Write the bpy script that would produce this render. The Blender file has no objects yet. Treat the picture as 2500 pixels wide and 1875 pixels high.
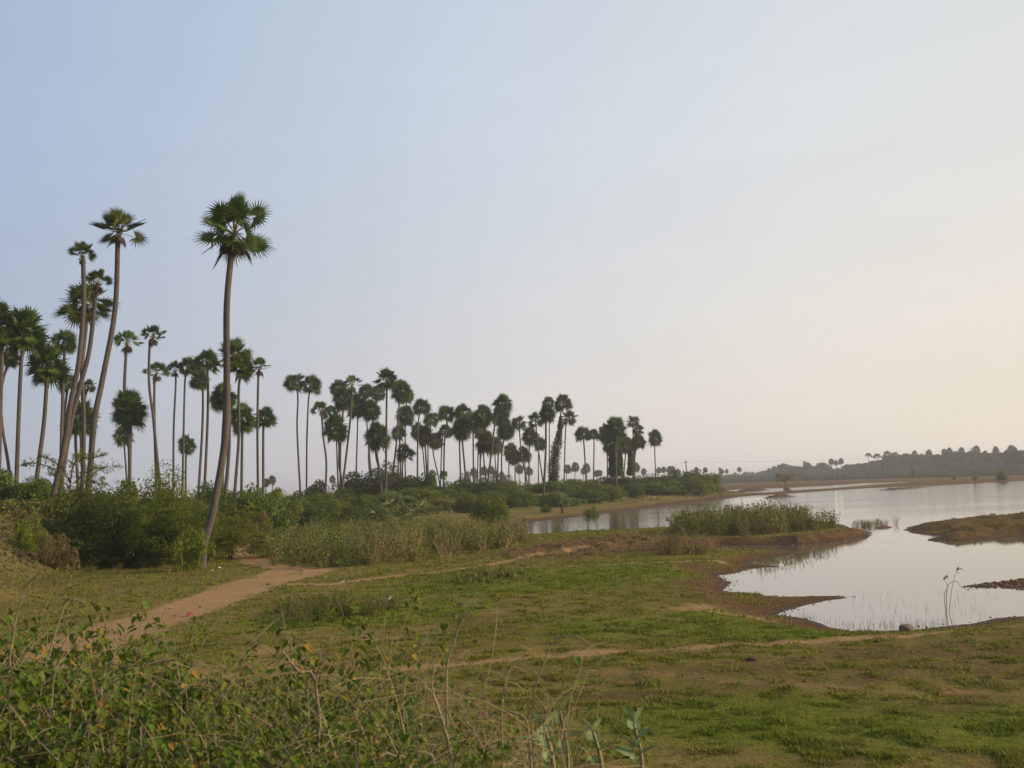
import bpy, math, random
import numpy as np
from mathutils import Vector, Matrix, Euler

# ------------------------------------------------------------------ camera, world, sun, exposure
sc = bpy.context.scene
FPX, IW, IH = 2453.0, 2500.0, 1875.0
CAM = Vector((0.0, 0.0, 3.5))
PITCH, ROLL = math.radians(5.72), math.radians(-2.14)
WATER_Z = -0.35
cam_data = bpy.data.cameras.new("camera")
cam_data.sensor_width = 36.0
cam_data.lens = 36.0 * FPX / IW
cam_data.clip_start, cam_data.clip_end = 0.05, 20000.0
cam_data.dof.use_dof = True
cam_data.dof.focus_distance = 70.0
cam_data.dof.aperture_fstop = 5.6
cam = bpy.data.objects.new("camera", cam_data)
sc.collection.objects.link(cam)
CM = Matrix.Rotation(math.radians(90) + PITCH, 3, 'X') @ Matrix.Rotation(ROLL, 3, 'Z')
cam.matrix_world = Matrix.Translation(CAM) @ CM.to_4x4()
sc.camera = cam

SUN_EL, SUN_AZ = math.radians(22), math.radians(95)      # azimuth clockwise from the view direction (+Y)
world = bpy.data.worlds.new("World")
sc.world = world
world.use_nodes = True
wn, wl = world.node_tree.nodes, world.node_tree.links
bg = wn["Background"]
sky = wn.new("ShaderNodeTexSky")
sky.sky_type = 'NISHITA'
sky.sun_disc = False
sky.sun_elevation = SUN_EL
sky.sun_rotation = SUN_AZ
sky.altitude = 0
sky.air_density = 1.0
sky.dust_density = 3.0
sky.ozone_density = 1.6
# the milky evening veil that hangs in the air all round: greyish away from the sun, cream towards it, clearing upwards
SKY_STRENGTH = 0.12
def wmath(op, a, b):
    n = wn.new("ShaderNodeMath"); n.operation = op
    for i, v in enumerate((a, b)):
        if isinstance(v, bpy.types.NodeSocket): wl.new(v, n.inputs[i])
        else: n.inputs[i].default_value = v
    return n.outputs[0]
def wmix(f, a, b):
    n = wn.new("ShaderNodeMix"); n.data_type = 'RGBA'
    if isinstance(f, float): n.inputs[0].default_value = f
    else: wl.new(f, n.inputs[0])
    wl.new(a, n.inputs[6]); wl.new(b, n.inputs[7]); return n.outputs[2]
def wramp(fac, stops):
    n = wn.new("ShaderNodeValToRGB"); wl.new(fac, n.inputs[0]); e = n.color_ramp.elements
    n.color_ramp.interpolation = 'B_SPLINE' if False else 'LINEAR'
    while len(e) < len(stops): e.new(0.5)
    for k, (p, c) in enumerate(stops):
        e[k].position = p; e[k].color = (*[x for x in c], 1)
    return n.outputs[0]
wtc = wn.new("ShaderNodeTexCoord"); wsep = wn.new("ShaderNodeSeparateXYZ"); wl.new(wtc.outputs['Generated'], wsep.inputs[0])
hx = wmath('MULTIPLY', wsep.outputs[0], math.sin(SUN_AZ)); hy = wmath('MULTIPLY', wsep.outputs[1], math.cos(SUN_AZ))
toward = wmath('ADD', wmath('MULTIPLY', wmath('ADD', hx, hy), 0.5), 0.5)          # 0 away from the sun .. 1 towards it
low = wramp(toward, [(0.0, (.38, .42, .51)), (.235, (.430, .460, .545)), (.456, (.725, .685, .660)), (.60, (.83, .755, .665)), (.687, (.850, .755, .635)), (.80, (.86, .76, .62)), (1.0, (.98, .83, .63))])
high = wramp(toward, [(0.0, (.28, .39, .57)), (.235, (.395, .490, .640)), (.456, (.610, .685, .760)), (.60, (.73, .76, .765)), (.687, (.750, .760, .735)), (1.0, (.82, .81, .76))])
zen = wramp(toward, [(0.0, (.17, .28, .48)), (1.0, (.34, .45, .62))])
elv = wn.new("ShaderNodeMapRange"); elv.interpolation_type = 'SMOOTHSTEP'; wl.new(wsep.outputs[2], elv.inputs[0]); elv.inputs[1].default_value = .02; elv.inputs[2].default_value = .40
elz = wn.new("ShaderNodeMapRange"); elz.interpolation_type = 'SMOOTHSTEP'; wl.new(wsep.outputs[2], elz.inputs[0]); elz.inputs[1].default_value = .35; elz.inputs[2].default_value = .9
veil = wmix(elz.outputs[0], wmix(elv.outputs[0], low, high), zen)
vs = wn.new("ShaderNodeVectorMath"); vs.operation = 'SCALE'; wl.new(veil, vs.inputs[0]); wmap = wn.new("ShaderNodeMapping"); wmap.inputs['Scale'].default_value = (1.2, 1.2, 9.0); wmap.inputs['Rotation'].default_value = (0, .12, 0); wl.new(wtc.outputs['Generated'], wmap.inputs[0])
wno = wn.new("ShaderNodeTexNoise"); wno.inputs['Scale'].default_value = 2.2; wno.inputs['Detail'].default_value = 4; wl.new(wmap.outputs[0], wno.inputs['Vector'])
wisp = wn.new("ShaderNodeMapRange"); wl.new(wno.outputs['Fac'], wisp.inputs[0]); wisp.inputs[1].default_value = .42; wisp.inputs[2].default_value = .72
wisp.inputs[3].default_value = 1.0 / SKY_STRENGTH; wisp.inputs[4].default_value = 1.035 / SKY_STRENGTH
wl.new(wisp.outputs[0], vs.inputs[3])
wl.new(wmix(0.85, sky.outputs[0], vs.outputs[0]), bg.inputs[0])
bg.inputs[1].default_value = SKY_STRENGTH

sun_data = bpy.data.lights.new("sun", 'SUN')
sun_data.energy = 5.0
sun_data.angle = math.radians(0.6)
sun_data.color = (1.0, 0.78, 0.52)
sun = bpy.data.objects.new("sun", sun_data)
sc.collection.objects.link(sun)
sdir = Vector((math.sin(SUN_AZ) * math.cos(SUN_EL), math.cos(SUN_AZ) * math.cos(SUN_EL), math.sin(SUN_EL)))
sun.rotation_euler = sdir.to_track_quat('Z', 'Y').to_euler()

sc.view_settings.view_transform = 'Standard'
sc.view_settings.look = 'None'
sc.view_settings.exposure = 0.12
sc.view_settings.gamma = 1.0
sc.cycles.use_denoising = True
sc.cycles.filter_width = 1.5
sc.cycles.max_bounces = 8
sc.cycles.transparent_max_bounces = 8
sc.cycles.volume_bounces = 1
sc.cycles.use_adaptive_sampling = True
sc.cycles.adaptive_threshold = 0.02

# ------------------------------------------------------------------ measuring helpers (photo pixel -> place)
def ray(u, v):
    d = CM @ Vector(((u - IW / 2) / FPX, -(v - IH / 2) / FPX, -1.0))
    return d
def P(u, v, D):
    """the point seen at pixel (u, v) that stands D metres ahead"""
    d = ray(u, v)
    return CAM + d * (D / d.y)
def G(u, v, z=0.0):
    """the point seen at pixel (u, v) on the level z"""
    d = ray(u, v)
    return CAM + d * ((z - CAM.z) / d.z)
def GL(pts, z=0.0):
    return np.array([[G(u, v, z).x, G(u, v, z).y] for u, v in pts])

# ------------------------------------------------------------------ noise, distances
def _hash(ix, iy, seed):
    h = (ix * 374761393 + iy * 668265263 + seed * 1442695041) & 0xFFFFFFFF
    h = ((h ^ (h >> 13)) * 1274126177) & 0xFFFFFFFF
    h = h ^ (h >> 16)
    return (h & 0xFFFF) / 65535.0
def vnoise(x, y, seed=0):
    x = np.asarray(x, float); y = np.asarray(y, float)
    ix = np.floor(x).astype(np.int64); iy = np.floor(y).astype(np.int64)
    fx = x - ix; fy = y - iy
    fx = fx * fx * (3 - 2 * fx); fy = fy * fy * (3 - 2 * fy)
    a = _hash(ix, iy, seed); b = _hash(ix + 1, iy, seed)
    c = _hash(ix, iy + 1, seed); d = _hash(ix + 1, iy + 1, seed)
    return (a * (1 - fx) + b * fx) * (1 - fy) + (c * (1 - fx) + d * fx) * fy
def fbm(x, y, seed=0, octs=4):
    t, a, n = 0.0, 0.5, 0.0
    for k in range(octs):
        t = t + a * vnoise(x * 2 ** k, y * 2 ** k, seed + k * 17); n += a; a *= 0.5
    return t / n - 0.5
def sstep(a, b, x):
    t = np.clip((x - a) / (b - a), 0, 1)
    return t * t * (3 - 2 * t)
def dist_line(X, Y, pts, closed=False):
    d = np.full(X.shape, 1e9)
    n = len(pts)
    for i in range(n if closed else n - 1):
        ax, ay = pts[i]; bx, by = pts[(i + 1) % n]
        dx, dy = bx - ax, by - ay
        L = dx * dx + dy * dy + 1e-12
        t = np.clip(((X - ax) * dx + (Y - ay) * dy) / L, 0, 1)
        d = np.minimum(d, np.hypot(X - ax - t * dx, Y - ay - t * dy))
    return d
def inside(X, Y, pts):
    r = np.zeros(X.shape, bool)
    n = len(pts)
    for i in range(n):
        ax, ay = pts[i]; bx, by = pts[(i + 1) % n]
        if ay == by: continue
        c = ((ay > Y) != (by > Y)) & (X < (bx - ax) * (Y - ay) / (by - ay) + ax)
        r ^= c
    return r
def sdf(X, Y, pts):
    d = dist_line(X, Y, pts, True)
    return np.where(inside(X, Y, pts), d, -d)       # positive inside

# ------------------------------------------------------------------ shorelines, traced on the water level
W = WATER_Z
lake = GL([(2760, 1478), (2500, 1505), (2440, 1508), (2400, 1516), (2330, 1527), (2250, 1537), (2170, 1541), (2100, 1542), (2040, 1532),
    (1990, 1519), (1940, 1508), (1885, 1503), (1895, 1494), (1945, 1480), (2010, 1466), (2065, 1459), (2040, 1456), (1960, 1457), (1905, 1456),
    (1860, 1453), (1835, 1447), (1800, 1446), (1762, 1441), (1768, 1433), (1785, 1421), (1768, 1415), (1762, 1405), (1790, 1400), (1850, 1386),
    (1898, 1383), (1862, 1379), (1832, 1374), (1850, 1368), (1910, 1356), (1960, 1346), (1890, 1346), (1800, 1344), (1742, 1339),
    (1765, 1333), (1860, 1331), (1960, 1332), (2050, 1322), (2100, 1314), (2132, 1305), (2105, 1297), (2080, 1290), (2070, 1284),
    (2040, 1279), (1900, 1276), (1760, 1277), (1660, 1281), (1630, 1293), (1560, 1297), (1460, 1301), (1360, 1305), (1290, 1311),
    (1262, 1302), (1250, 1290), (1268, 1281), (1330, 1270), (1400, 1263), (1440, 1259), (1480, 1253), (1540, 1247), (1600, 1239), (1660, 1231),
    (1720, 1225), (1780, 1217), (1822, 1211), (1870, 1208), (1960, 1203), (2040, 1197), (2100, 1193), (2180, 1189), (2260, 1187),
    (2340, 1183), (2420, 1178), (2500, 1174), (2620, 1169), (2760, 1163)], W)
back_lake = GL([(1772, 1198), (1800, 1195), (1860, 1193), (1940, 1190), (2020, 1186), (2120, 1179), (2240, 1175), (2200, 1179), (2130, 1184),
    (2060, 1189), (2020, 1193), (1960, 1197), (1900, 1200), (1850, 1205), (1815, 1205), (1825, 1200)], W)
bars = [GL(p, W) for p in (
    [(2205, 1291), (2235, 1283), (2275, 1277), (2350, 1274), (2430, 1269), (2520, 1268), (2640, 1266), (2640, 1305), (2520, 1312), (2495, 1309),
     (2440, 1316), (2380, 1320), (2330, 1322), (2268, 1321), (2262, 1317), (2290, 1310), (2260, 1306), (2225, 1300)],
    [(2136, 1289), (2150, 1286), (2176, 1287), (2160, 1291), (2146, 1292)],
    [(2350, 1433), (2400, 1425), (2450, 1421), (2520, 1419), (2640, 1416), (2640, 1436), (2510, 1434), (2480, 1436), (2440, 1432), (2400, 1434)],
    [(1862, 1216), (1880, 1211), (1915, 1208), (1935, 1211), (1945, 1212), (1920, 1214), (1885, 1216)],
    [(2145, 1197), (2200, 1193), (2290, 1188), (2230, 1193), (2190, 1196)],
    [(1790, 1200), (1830, 1196), (1885, 1196), (1860, 1199), (1820, 1201)])]
shallow = [GL(p, W) for p in (                                    # lines of weed just breaking the surface
    [(2075, 1443), (2090, 1441), (2120, 1442), (2118, 1444), (2095, 1445)],
    [(2090, 1460), (2105, 1458), (2118, 1459), (2110, 1462)],
    [(2265, 1435), (2285, 1433), (2300, 1434), (2290, 1436)])]
Bd = lambda u, d: (P(u, 1000, d).x, d)
bund = np.array([Bd(-900, 26), Bd(-300, 34), Bd(0, 38), Bd(110, 44), Bd(200, 52), Bd(330, 57), Bd(520, 62), Bd(620, 76), Bd(668, 98), Bd(740, 118), Bd(900, 126), Bd(1080, 130),
    Bd(1200, 140), Bd(1330, 150), Bd(1480, 160), Bd(1600, 170), Bd(1700, 184), Bd(1765, 198), Bd(1768, 220), Bd(1700, 330), Bd(1600, 480), Bd(1300, 520), Bd(-2500, 420), Bd(-4500, 120)])
cutbank = GL([(1540, 1335), (1650, 1322), (1745, 1336), (1860, 1329), (1960, 1330), (2050, 1321), (2132, 1305)], W)
mudzone = GL([(1660, 1375), (1720, 1372), (1820, 1368), (1910, 1380), (1790, 1405), (1830, 1450), (1990, 1455), (2080, 1459), (1930, 1490),
    (1880, 1500), (1850, 1490), (1730, 1470), (1660, 1450), (1690, 1420)], 0)
clodzone = GL([(1230, 1352), (1300, 1335), (1400, 1318), (1500, 1312), (1600, 1310), (1640, 1325), (1600, 1345), (1480, 1350), (1400, 1366), (1340, 1362), (1260, 1372)], 0)
drymound = GL([(1085, 1428), (1120, 1405), (1180, 1392), (1260, 1400), (1300, 1415), (1230, 1425), (1150, 1430)], 0)
orangepatch = GL([(1600, 1492), (1650, 1475), (1720, 1470), (1820, 1478), (1890, 1488), (1880, 1502), (1800, 1500), (1700, 1494)], 0)
paths = [(GL([(60, 1640), (200, 1575), (300, 1535), (420, 1500), (520, 1462), (600, 1432), (650, 1412)], 0), 1.25),
    (GL([(560, 1450), (640, 1425), (720, 1410), (765, 1400), (775, 1391), (740, 1388), (690, 1392)], 0), 0.75),
    (GL([(650, 1412), (690, 1395), (700, 1386), (660, 1380), (610, 1365), (590, 1352), (600, 1340), (640, 1325), (660, 1312)], 0), 0.8),
    (GL([(700, 1425), (820, 1424), (900, 1412), (1000, 1402), (1100, 1392), (1180, 1380), (1260, 1365), (1400, 1345), (1480, 1335)], 0), 0.40),
    (GL([(960, 1632), (1080, 1624), (1200, 1612), (1350, 1600), (1500, 1591), (1650, 1584), (1800, 1577), (1950, 1568), (2100, 1556), (2250, 1546), (2400, 1532), (2600, 1512)], 0), 0.26),
    (GL([(1500, 1640), (1700, 1653), (1800, 1661), (2000, 1674), (2200, 1680), (2400, 1688), (2650, 1698)], 0), 0.28),
    (GL([(1400, 1381), (1600, 1372), (1760, 1365)], 0), 0.3)]
barepatches = [(GL([(u, v)], 0)[0], r) for u, v, r in ((930, 1540, 1.1), (1040, 1530, .5), (850, 1560, .9), (640, 1640, 2.0), (700, 1590, 1.2), (1610, 1552, .35), (1150, 1480, .3), (330, 1590, 1.6))]
mudpatches = [(GL([(u, v)], 0)[0], r) for u, v, r in ((2350, 1590, 2.0), (2200, 1640, 1.6), (2440, 1570, 1.8), (2480, 1640, 1.5), (1800, 1640, 1.2), (2100, 1600, 1.2), (1550, 1700, .8), (2250, 1720, .8))]
greenpatches = [(GL([(u, v)], 0)[0], r) for u, v, r in ((1180, 1432, 3.4), (1290, 1402, 4.0), (930, 1490, 2.6), (820, 1520, 1.8), (1700, 1530, 2.6), (1900, 1540, 2.0), (1450, 1400, 5.), (2300, 1760, 2.0), (1900, 1760, 2.), (1700, 1500, 1.2))]

def fields(X, Y):
    """height of the ground and how much path, mud, fresh green and dry grass lies at each place"""
    D = np.hypot(X, Y)
    jit = fbm(X / 1.6, Y / 1.6, 5, 3) * np.clip(D / 60, 0.3, 1.6)
    s = -sdf(X, Y, lake) + jit
    s2 = -sdf(X, Y, back_lake) + jit
    land = np.minimum(s, s2)
    bar = np.full(X.shape, -99.0)
    for b in bars:
        bar = np.maximum(bar, sdf(X, Y, b) + jit * 0.5)
    onbar = bar > land
    land_all = np.maximum(land, bar)
    z = 0.12 * fbm(X / 14, Y / 14, 1, 3) + 0.07 * fbm(X / 2.5, Y / 2.5, 2, 3)
    rough = (0.035 + 0.05 * (D < 30)) * fbm(X / 0.55, Y / 0.55, 9, 3) * (D < 90)
    z = z + rough
    clod = sstep(-1.5, 1.0, sdf(X, Y, clodzone) + 3 * fbm(X / 3, Y / 3, 21, 2))
    mud = sstep(-0.8, 0.8, sdf(X, Y, mudzone) + 1.5 * fbm(X / 1.5, Y / 1.5, 22, 3))
    lump = np.maximum(0, fbm(X / 0.9, Y / 0.9, 31, 3))
    z = z + clod * (0.6 * np.maximum(0, fbm(X / 2.2, Y / 1.6, 33, 3)) + 0.65 * lump + .25 * np.maximum(0, fbm(X / .35, Y / .35, 36, 3))) + mud * (0.30 * lump + 0.16 * np.maximum(0, fbm(X / 0.4, Y / 0.4, 35, 3)))
    mound = sstep(-1.6, 1.6, sdf(X, Y, drymound))
    z = z + 0.16 * mound
    # bank along the left that carries the palms
    sb = sdf(X, Y, bund) + 5.0 * fbm(X / 9, Y / 9, 41, 3)
    zb = (1.9 + 1.5 * sstep(-.30, -.44, X / np.maximum(Y, 1)) * (Y > 5) * (Y < 110)) * sstep(-1.0, 9.0, sb) * (1 - 0.45 * sstep(70, 160, sb)) + 0.5 * fbm(X / 4, Y / 4, 43, 3) * sstep(0, 4, sb)
    z = z + zb
    # the near slope below the road
    en = 2.1 * sstep(11.8, 3.0, Y + 1.2 * fbm(X / 3, Y / 3, 51, 2))
    z = z + en * (np.abs(X) < 400)
    z = z + 1.2 * sstep(420, 900, D) * (fbm(X / 150, Y / 150, 61, 2) + 0.5) * (X > 0)
    # shore profile
    wid = 1.3 + 2.2 * (fbm(X / 8, Y / 8, 71, 2) + 0.5) + np.clip((D - 80) / 25, 0, 6)
    cb = sstep(3.0, 1.0, dist_line(X, Y, cutbank))
    wid = wid * (1 - cb) + (1.0 + 0.8 * fbm(X / 1.5, Y / 1.5, 86, 3)) * cb
    z = np.maximum(z, WATER_Z + 0.12)
    lob = fbm(X / 3.2, Y / 1.8, 81, 3)
    top = np.where(onbar, WATER_Z + 0.42 + 0.62 * lob + 0.35 * fbm(X / .8, Y / .8, 83, 3), z + 0.12 * cb + 0.3 * cb * fbm(X / 1.3, Y / 1.3, 84, 3))
    top = np.maximum(top, WATER_Z + 0.08)
    widb = np.where(onbar, 2.2 + 1.5 * fbm(X / 2, Y / 2, 82, 2), wid)
    up = sstep(0, 1, land_all / widb)
    zz = np.where(land_all > 0, WATER_Z + (top - WATER_Z) * (0.25 * np.clip(land_all / widb, 0, 1) + 0.75 * up), WATER_Z - 0.7 * sstep(0, 4, -land_all))
    path = np.zeros(X.shape)
    wob = 0.5 * fbm(X / 0.8, Y / 0.8, 91, 3)
    for pl, w in paths:
        d = dist_line(X, Y, pl) + wob * min(1.0, w * 1.6)
        path = np.maximum(path, sstep(w * 1.35, w * 0.55, d) * (.30 if w == .28 else .7 if w < .32 else 1))
    zz = zz - 0.03 * path
    bare = 0.62 * sstep(-0.5, 0.7, sdf(X, Y, orangepatch) + 1.6 * wob)
    for c, r in barepatches:
        bare = np.maximum(bare, 0.42 * sstep(r, r * 0.1, np.hypot((X - c[0]) * .6, Y - c[1]) + 1.6 * r * fbm(X / 1.1, Y / 1.1, 93, 3)))
    grn = np.zeros(X.shape)
    for c, r in greenpatches:
        grn = np.maximum(grn, sstep(r, r * 0.3, np.hypot((X - c[0]) * .55, Y - c[1]) + r * .8 * fbm(X / 2, Y / 2, 95, 2)))
    shore_mud = sstep(1.9, 0.7, land_all + 1.4 * fbm(X / 1.2, Y / 1.2, 97, 3) - np.clip((D - 80) / 30, 0, 3.5))
    shore_mud = np.maximum(shore_mud, np.where(onbar, 0.75, 0))
    mud = np.maximum(np.maximum(mud * .9, clod * 0.8), shore_mud)
    for c, r in mudpatches:
        mud = np.maximum(mud, 0.5 * sstep(r, r * 0.2, np.hypot((X - c[0]) * .5, Y - c[1]) + 2.0 * r * fbm(X / .9, Y / .6, 94, 3)))
    mud = np.maximum(mud, .8 * sstep(215, 280, D))
    wet = sstep(0.55, 0.05, land_all - np.clip((D - 60) / 120, 0, 1.0))
    dry = np.maximum(mound, sstep(0, 2.0, sb) * 0.85)
    dry = np.maximum(dry, sstep(260, 330, D) * 0.8)
    path = np.maximum(path, bare)
    # worn orange earth showing on the bank
    worn = sstep(0.16, 0.26, fbm(X / 6, Y / 6, 99, 3)) * sstep(0, 3, sb) * sstep(11, 7, sb) * (1 - .8 * sstep(-.30, -.38, X / np.maximum(Y, 1)))
    path = np.maximum(path, worn * 0.8)
    return zz, path * (1 - wet), mud, wet, grn, dry, land_all
def ground_z(x, y):
    return float(fields(np.array([float(x)]), np.array([float(y)]))[0][0])
def ground_zs(xs, ys):
    return fields(np.asarray(xs, float), np.asarray(ys, float))[0]

# ------------------------------------------------------------------ node helpers
def new_mat(name):
    m = bpy.data.materials.new(name); m.use_nodes = True
    nt = m.node_tree
    return m, nt, nt.nodes, nt.links, nt.nodes["Principled BSDF"]
def mixc(nt, fac, a, b, mode='MIX'):
    n = nt.nodes.new("ShaderNodeMix"); n.data_type = 'RGBA'; n.blend_type = mode
    for sock, val in ((n.inputs[0], fac), (n.inputs[6], a), (n.inputs[7], b)):
        if isinstance(val, bpy.types.NodeSocket): nt.links.new(val, sock)
        elif isinstance(val, (int, float)): sock.default_value = val
        else: sock.default_value = (*val, 1)
    return n.outputs[2]
def noise(nt, scale, detail=4, rough=0.6, coord='Object', vec=None):
    n = nt.nodes.new("ShaderNodeTexNoise"); n.inputs['Scale'].default_value = scale
    n.inputs['Detail'].default_value = detail; n.inputs['Roughness'].default_value = rough
    if vec is None:
        tc = nt.nodes.new("ShaderNodeTexCoord"); vec = tc.outputs[coord]
    nt.links.new(vec, n.inputs['Vector'])
    return n.outputs['Fac']
def ramp(nt, fac, lo, hi, a=0.0, b=1.0):
    n = nt.nodes.new("ShaderNodeMapRange"); n.clamp = True
    n.inputs[1].default_value = lo; n.inputs[2].default_value = hi; n.inputs[3].default_value = a; n.inputs[4].default_value = b
    nt.links.new(fac, n.inputs[0]); return n.outputs[0]
def math_(nt, op, a, b):
    n = nt.nodes.new("ShaderNodeMath"); n.operation = op
    for i, v in enumerate((a, b)):
        if isinstance(v, bpy.types.NodeSocket): nt.links.new(v, n.inputs[i])
        else: n.inputs[i].default_value = v
    return n.outputs[0]
def attr(nt, name):
    n = nt.nodes.new("ShaderNodeAttribute"); n.attribute_name = name; return n.outputs['Fac']
def bump(nt, height, strength, dist, bsdf):
    n = nt.nodes.new("ShaderNodeBump"); n.inputs['Strength'].default_value = strength; n.inputs['Distance'].default_value = dist
    nt.links.new(height, n.inputs['Height']); nt.links.new(n.outputs[0], bsdf.inputs['Normal'])

# ------------------------------------------------------------------ mesh helpers
def mesh_np(name, verts, faces, mats=(), midx=None, smooth=False, attrs=None):
    """verts (N,3); faces: list of int arrays, each (M,3) or (M,4)"""
    me = bpy.data.meshes.new(name)
    verts = np.asarray(verts, np.float32)
    me.vertices.add(len(verts)); me.vertices.foreach_set("co", verts.ravel())
    if not isinstance(faces, list): faces = [faces]
    faces = [np.asarray(f, np.int32) for f in faces if len(f)]
    loops = np.concatenate([f.ravel() for f in faces])
    sizes = np.concatenate([np.full(len(f), f.shape[1], np.int32) for f in faces])
    starts = np.concatenate([[0], np.cumsum(sizes)[:-1]]).astype(np.int32)
    me.loops.add(len(loops)); me.loops.foreach_set("vertex_index", loops)
    me.polygons.add(len(sizes)); me.polygons.foreach_set("loop_start", starts)
    for m in mats: me.materials.append(m)
    if midx is not None: me.polygons.foreach_set("material_index", np.asarray(midx, np.int32))
    me.polygons.foreach_set("use_smooth", np.full(len(sizes), bool(smooth)))
    if attrs:
        for k, v in attrs.items():
            a = me.attributes.new(k, 'FLOAT', 'POINT'); a.data.foreach_set("value", np.asarray(v, np.float32))
    me.update(calc_edges=True)
    me.validate()
    return me
def link(name, me, parent=None, loc=None, rotz=0.0, scale=None, kind=None, label=None, cat=None, group=None):
    o = bpy.data.objects.new(name, me)
    sc.collection.objects.link(o)
    if parent is not None: o.parent = parent
    if loc is not None: o.location = loc
    if rotz: o.rotation_euler = (0, 0, rotz)
    if scale is not None: o.scale = (scale,) * 3 if isinstance(scale, (int, float)) else scale
    if kind: o["kind"] = kind
    if label: o["label"] = label
    if cat: o["category"] = cat
    if group: o["group"] = group
    return o
def root(name, loc, label, cat, group=None):
    return link(name, None, loc=loc, label=label, cat=cat, group=group)

# ------------------------------------------------------------------ ground
def build_ground():
    ang = np.radians(np.concatenate([np.arange(-180, -60, 6.0), np.arange(-60, -36, 1.0), np.arange(-36, 36, 0.11), np.arange(36, 60, 1.0), np.arange(60, 181, 6.0)]))
    r = [1.5]
    while r[-1] < 7000:
        R = r[-1]
        r.append(R * (1.05 if R < 4 else 1.0075 if R < 420 else 1.03))
    r = np.array(r)
    A, R = np.meshgrid(ang, r)
    X, Y = R * np.sin(A), R * np.cos(A)
    z, path, mud, wet, grn, dry, land = fields(X.ravel(), Y.ravel())
    V = np.column_stack([X.ravel(), Y.ravel(), z])
    n, m = X.shape
    idx = np.arange(n * m).reshape(n, m)
    F = np.stack([idx[:-1, :-1], idx[:-1, 1:], idx[1:, 1:], idx[1:, :-1]], -1).reshape(-1, 4)[:, ::-1]
    c = len(V)
    V = np.vstack([V, [[0, 0, 2.1]]])
    fan = np.stack([np.full(m - 1, c), idx[0, 1:], idx[0, :-1]], -1)
    ex = lambda a: np.append(a, a[0])
    me = mesh_np("ground", V, [F, fan], [ground_mat()], smooth=True, attrs=dict(path=ex(path), mud=ex(mud), wet=ex(wet), grn=ex(grn), dry=ex(dry)))
    return link("ground", me, kind="structure", label="grassy lakeside ground with worn earth paths and muddy shore", cat="ground")
def ground_mat():
    m, nt, N, L, b = new_mat("ground_earth_and_grass")
    n1 = noise(nt, 0.22, 4, .65); n2 = noise(nt, 1.7, 5, .7); n3 = noise(nt, 9.0, 4, .7); n4 = noise(nt, 38.0, 3, .7); n0 = noise(nt, 0.05, 3, .5)
    green = mixc(nt, ramp(nt, n2, .35, .68), (.115, .135, .018), (.175, .178, .030))
    green = mixc(nt, ramp(nt, n4, .35, .7), green, (.070, .078, .014))
    soil = mixc(nt, ramp(nt, n3, .3, .7), (.190, .105, .048), (.105, .062, .030))
    olive = mixc(nt, ramp(nt, n1, .40, .62), green, (.20, .170, .045))
    f = math_(nt, 'ADD', ramp(nt, n2, .46, .62, 0, .60), ramp(nt, n3, .46, .62, 0, .75))
    f = math_(nt, 'MULTIPLY', f, ramp(nt, attr(nt, "grn"), 0, 1, 1.0, .2))
    grass = mixc(nt, f, olive, soil)
    grass = mixc(nt, math_(nt, 'MULTIPLY', attr(nt, "grn"), .75), grass, (.115, .140, .014))
    dryc = mixc(nt, ramp(nt, n2, .35, .65), (.15, .115, .050), (.085, .082, .028))
    grass = mixc(nt, math_(nt, 'MULTIPLY', attr(nt, "dry"), ramp(nt, n3, .3, .6, .65, 1.0)), grass, dryc)
    mudc = mixc(nt, ramp(nt, n3, .35, .68), (.140, .072, .034), (.070, .042, .024))
    mudc = mixc(nt, ramp(nt, n2, .52, .68, 0, .55), mudc, (.060, .062, .022))
    c = mixc(nt, math_(nt, 'MULTIPLY', attr(nt, "mud"), ramp(nt, n2, .28, .45, .5, 1)), grass, mudc)
    pathc = mixc(nt, ramp(nt, n2, .3, .7), (.36, .225, .108), (.275, .17, .08))
    pathc = mixc(nt, ramp(nt, n3, .58, .75), pathc, (.13, .08, .04))
    pa = math_(nt, 'ADD', attr(nt, "path"), math_(nt, 'ADD', math_(nt, 'MULTIPLY', n3, .9), math_(nt, 'MULTIPLY', n2, .7)))
    pf = ramp(nt, pa, .92, 1.52)
    pathc = mixc(nt, ramp(nt, n4, .5, .72, 0, .5), pathc, (.20, .115, .06))
    pathc = mixc(nt, ramp(nt, n1, .45, .6, 0, .45), pathc, (.25, .165, .075))
    c = mixc(nt, pf, c, pathc)
    c = mixc(nt, math_(nt, 'MULTIPLY', attr(nt, "wet"), .8), c, (.040, .026, .016))
    L.new(c, b.inputs['Base Color'])
    b.inputs['Roughness'].default_value = .95
    L.new(ramp(nt, attr(nt, "wet"), 0, 1, .95, .45), b.inputs['Roughness'])
    b.inputs['Specular IOR Level'].default_value = .03
    h = math_(nt, 'ADD', math_(nt, 'MULTIPLY', n3, .6), math_(nt, 'MULTIPLY', n4, .35))
    bump(nt, h, 0.9, 0.10, b)
    return m
build_ground()

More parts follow.
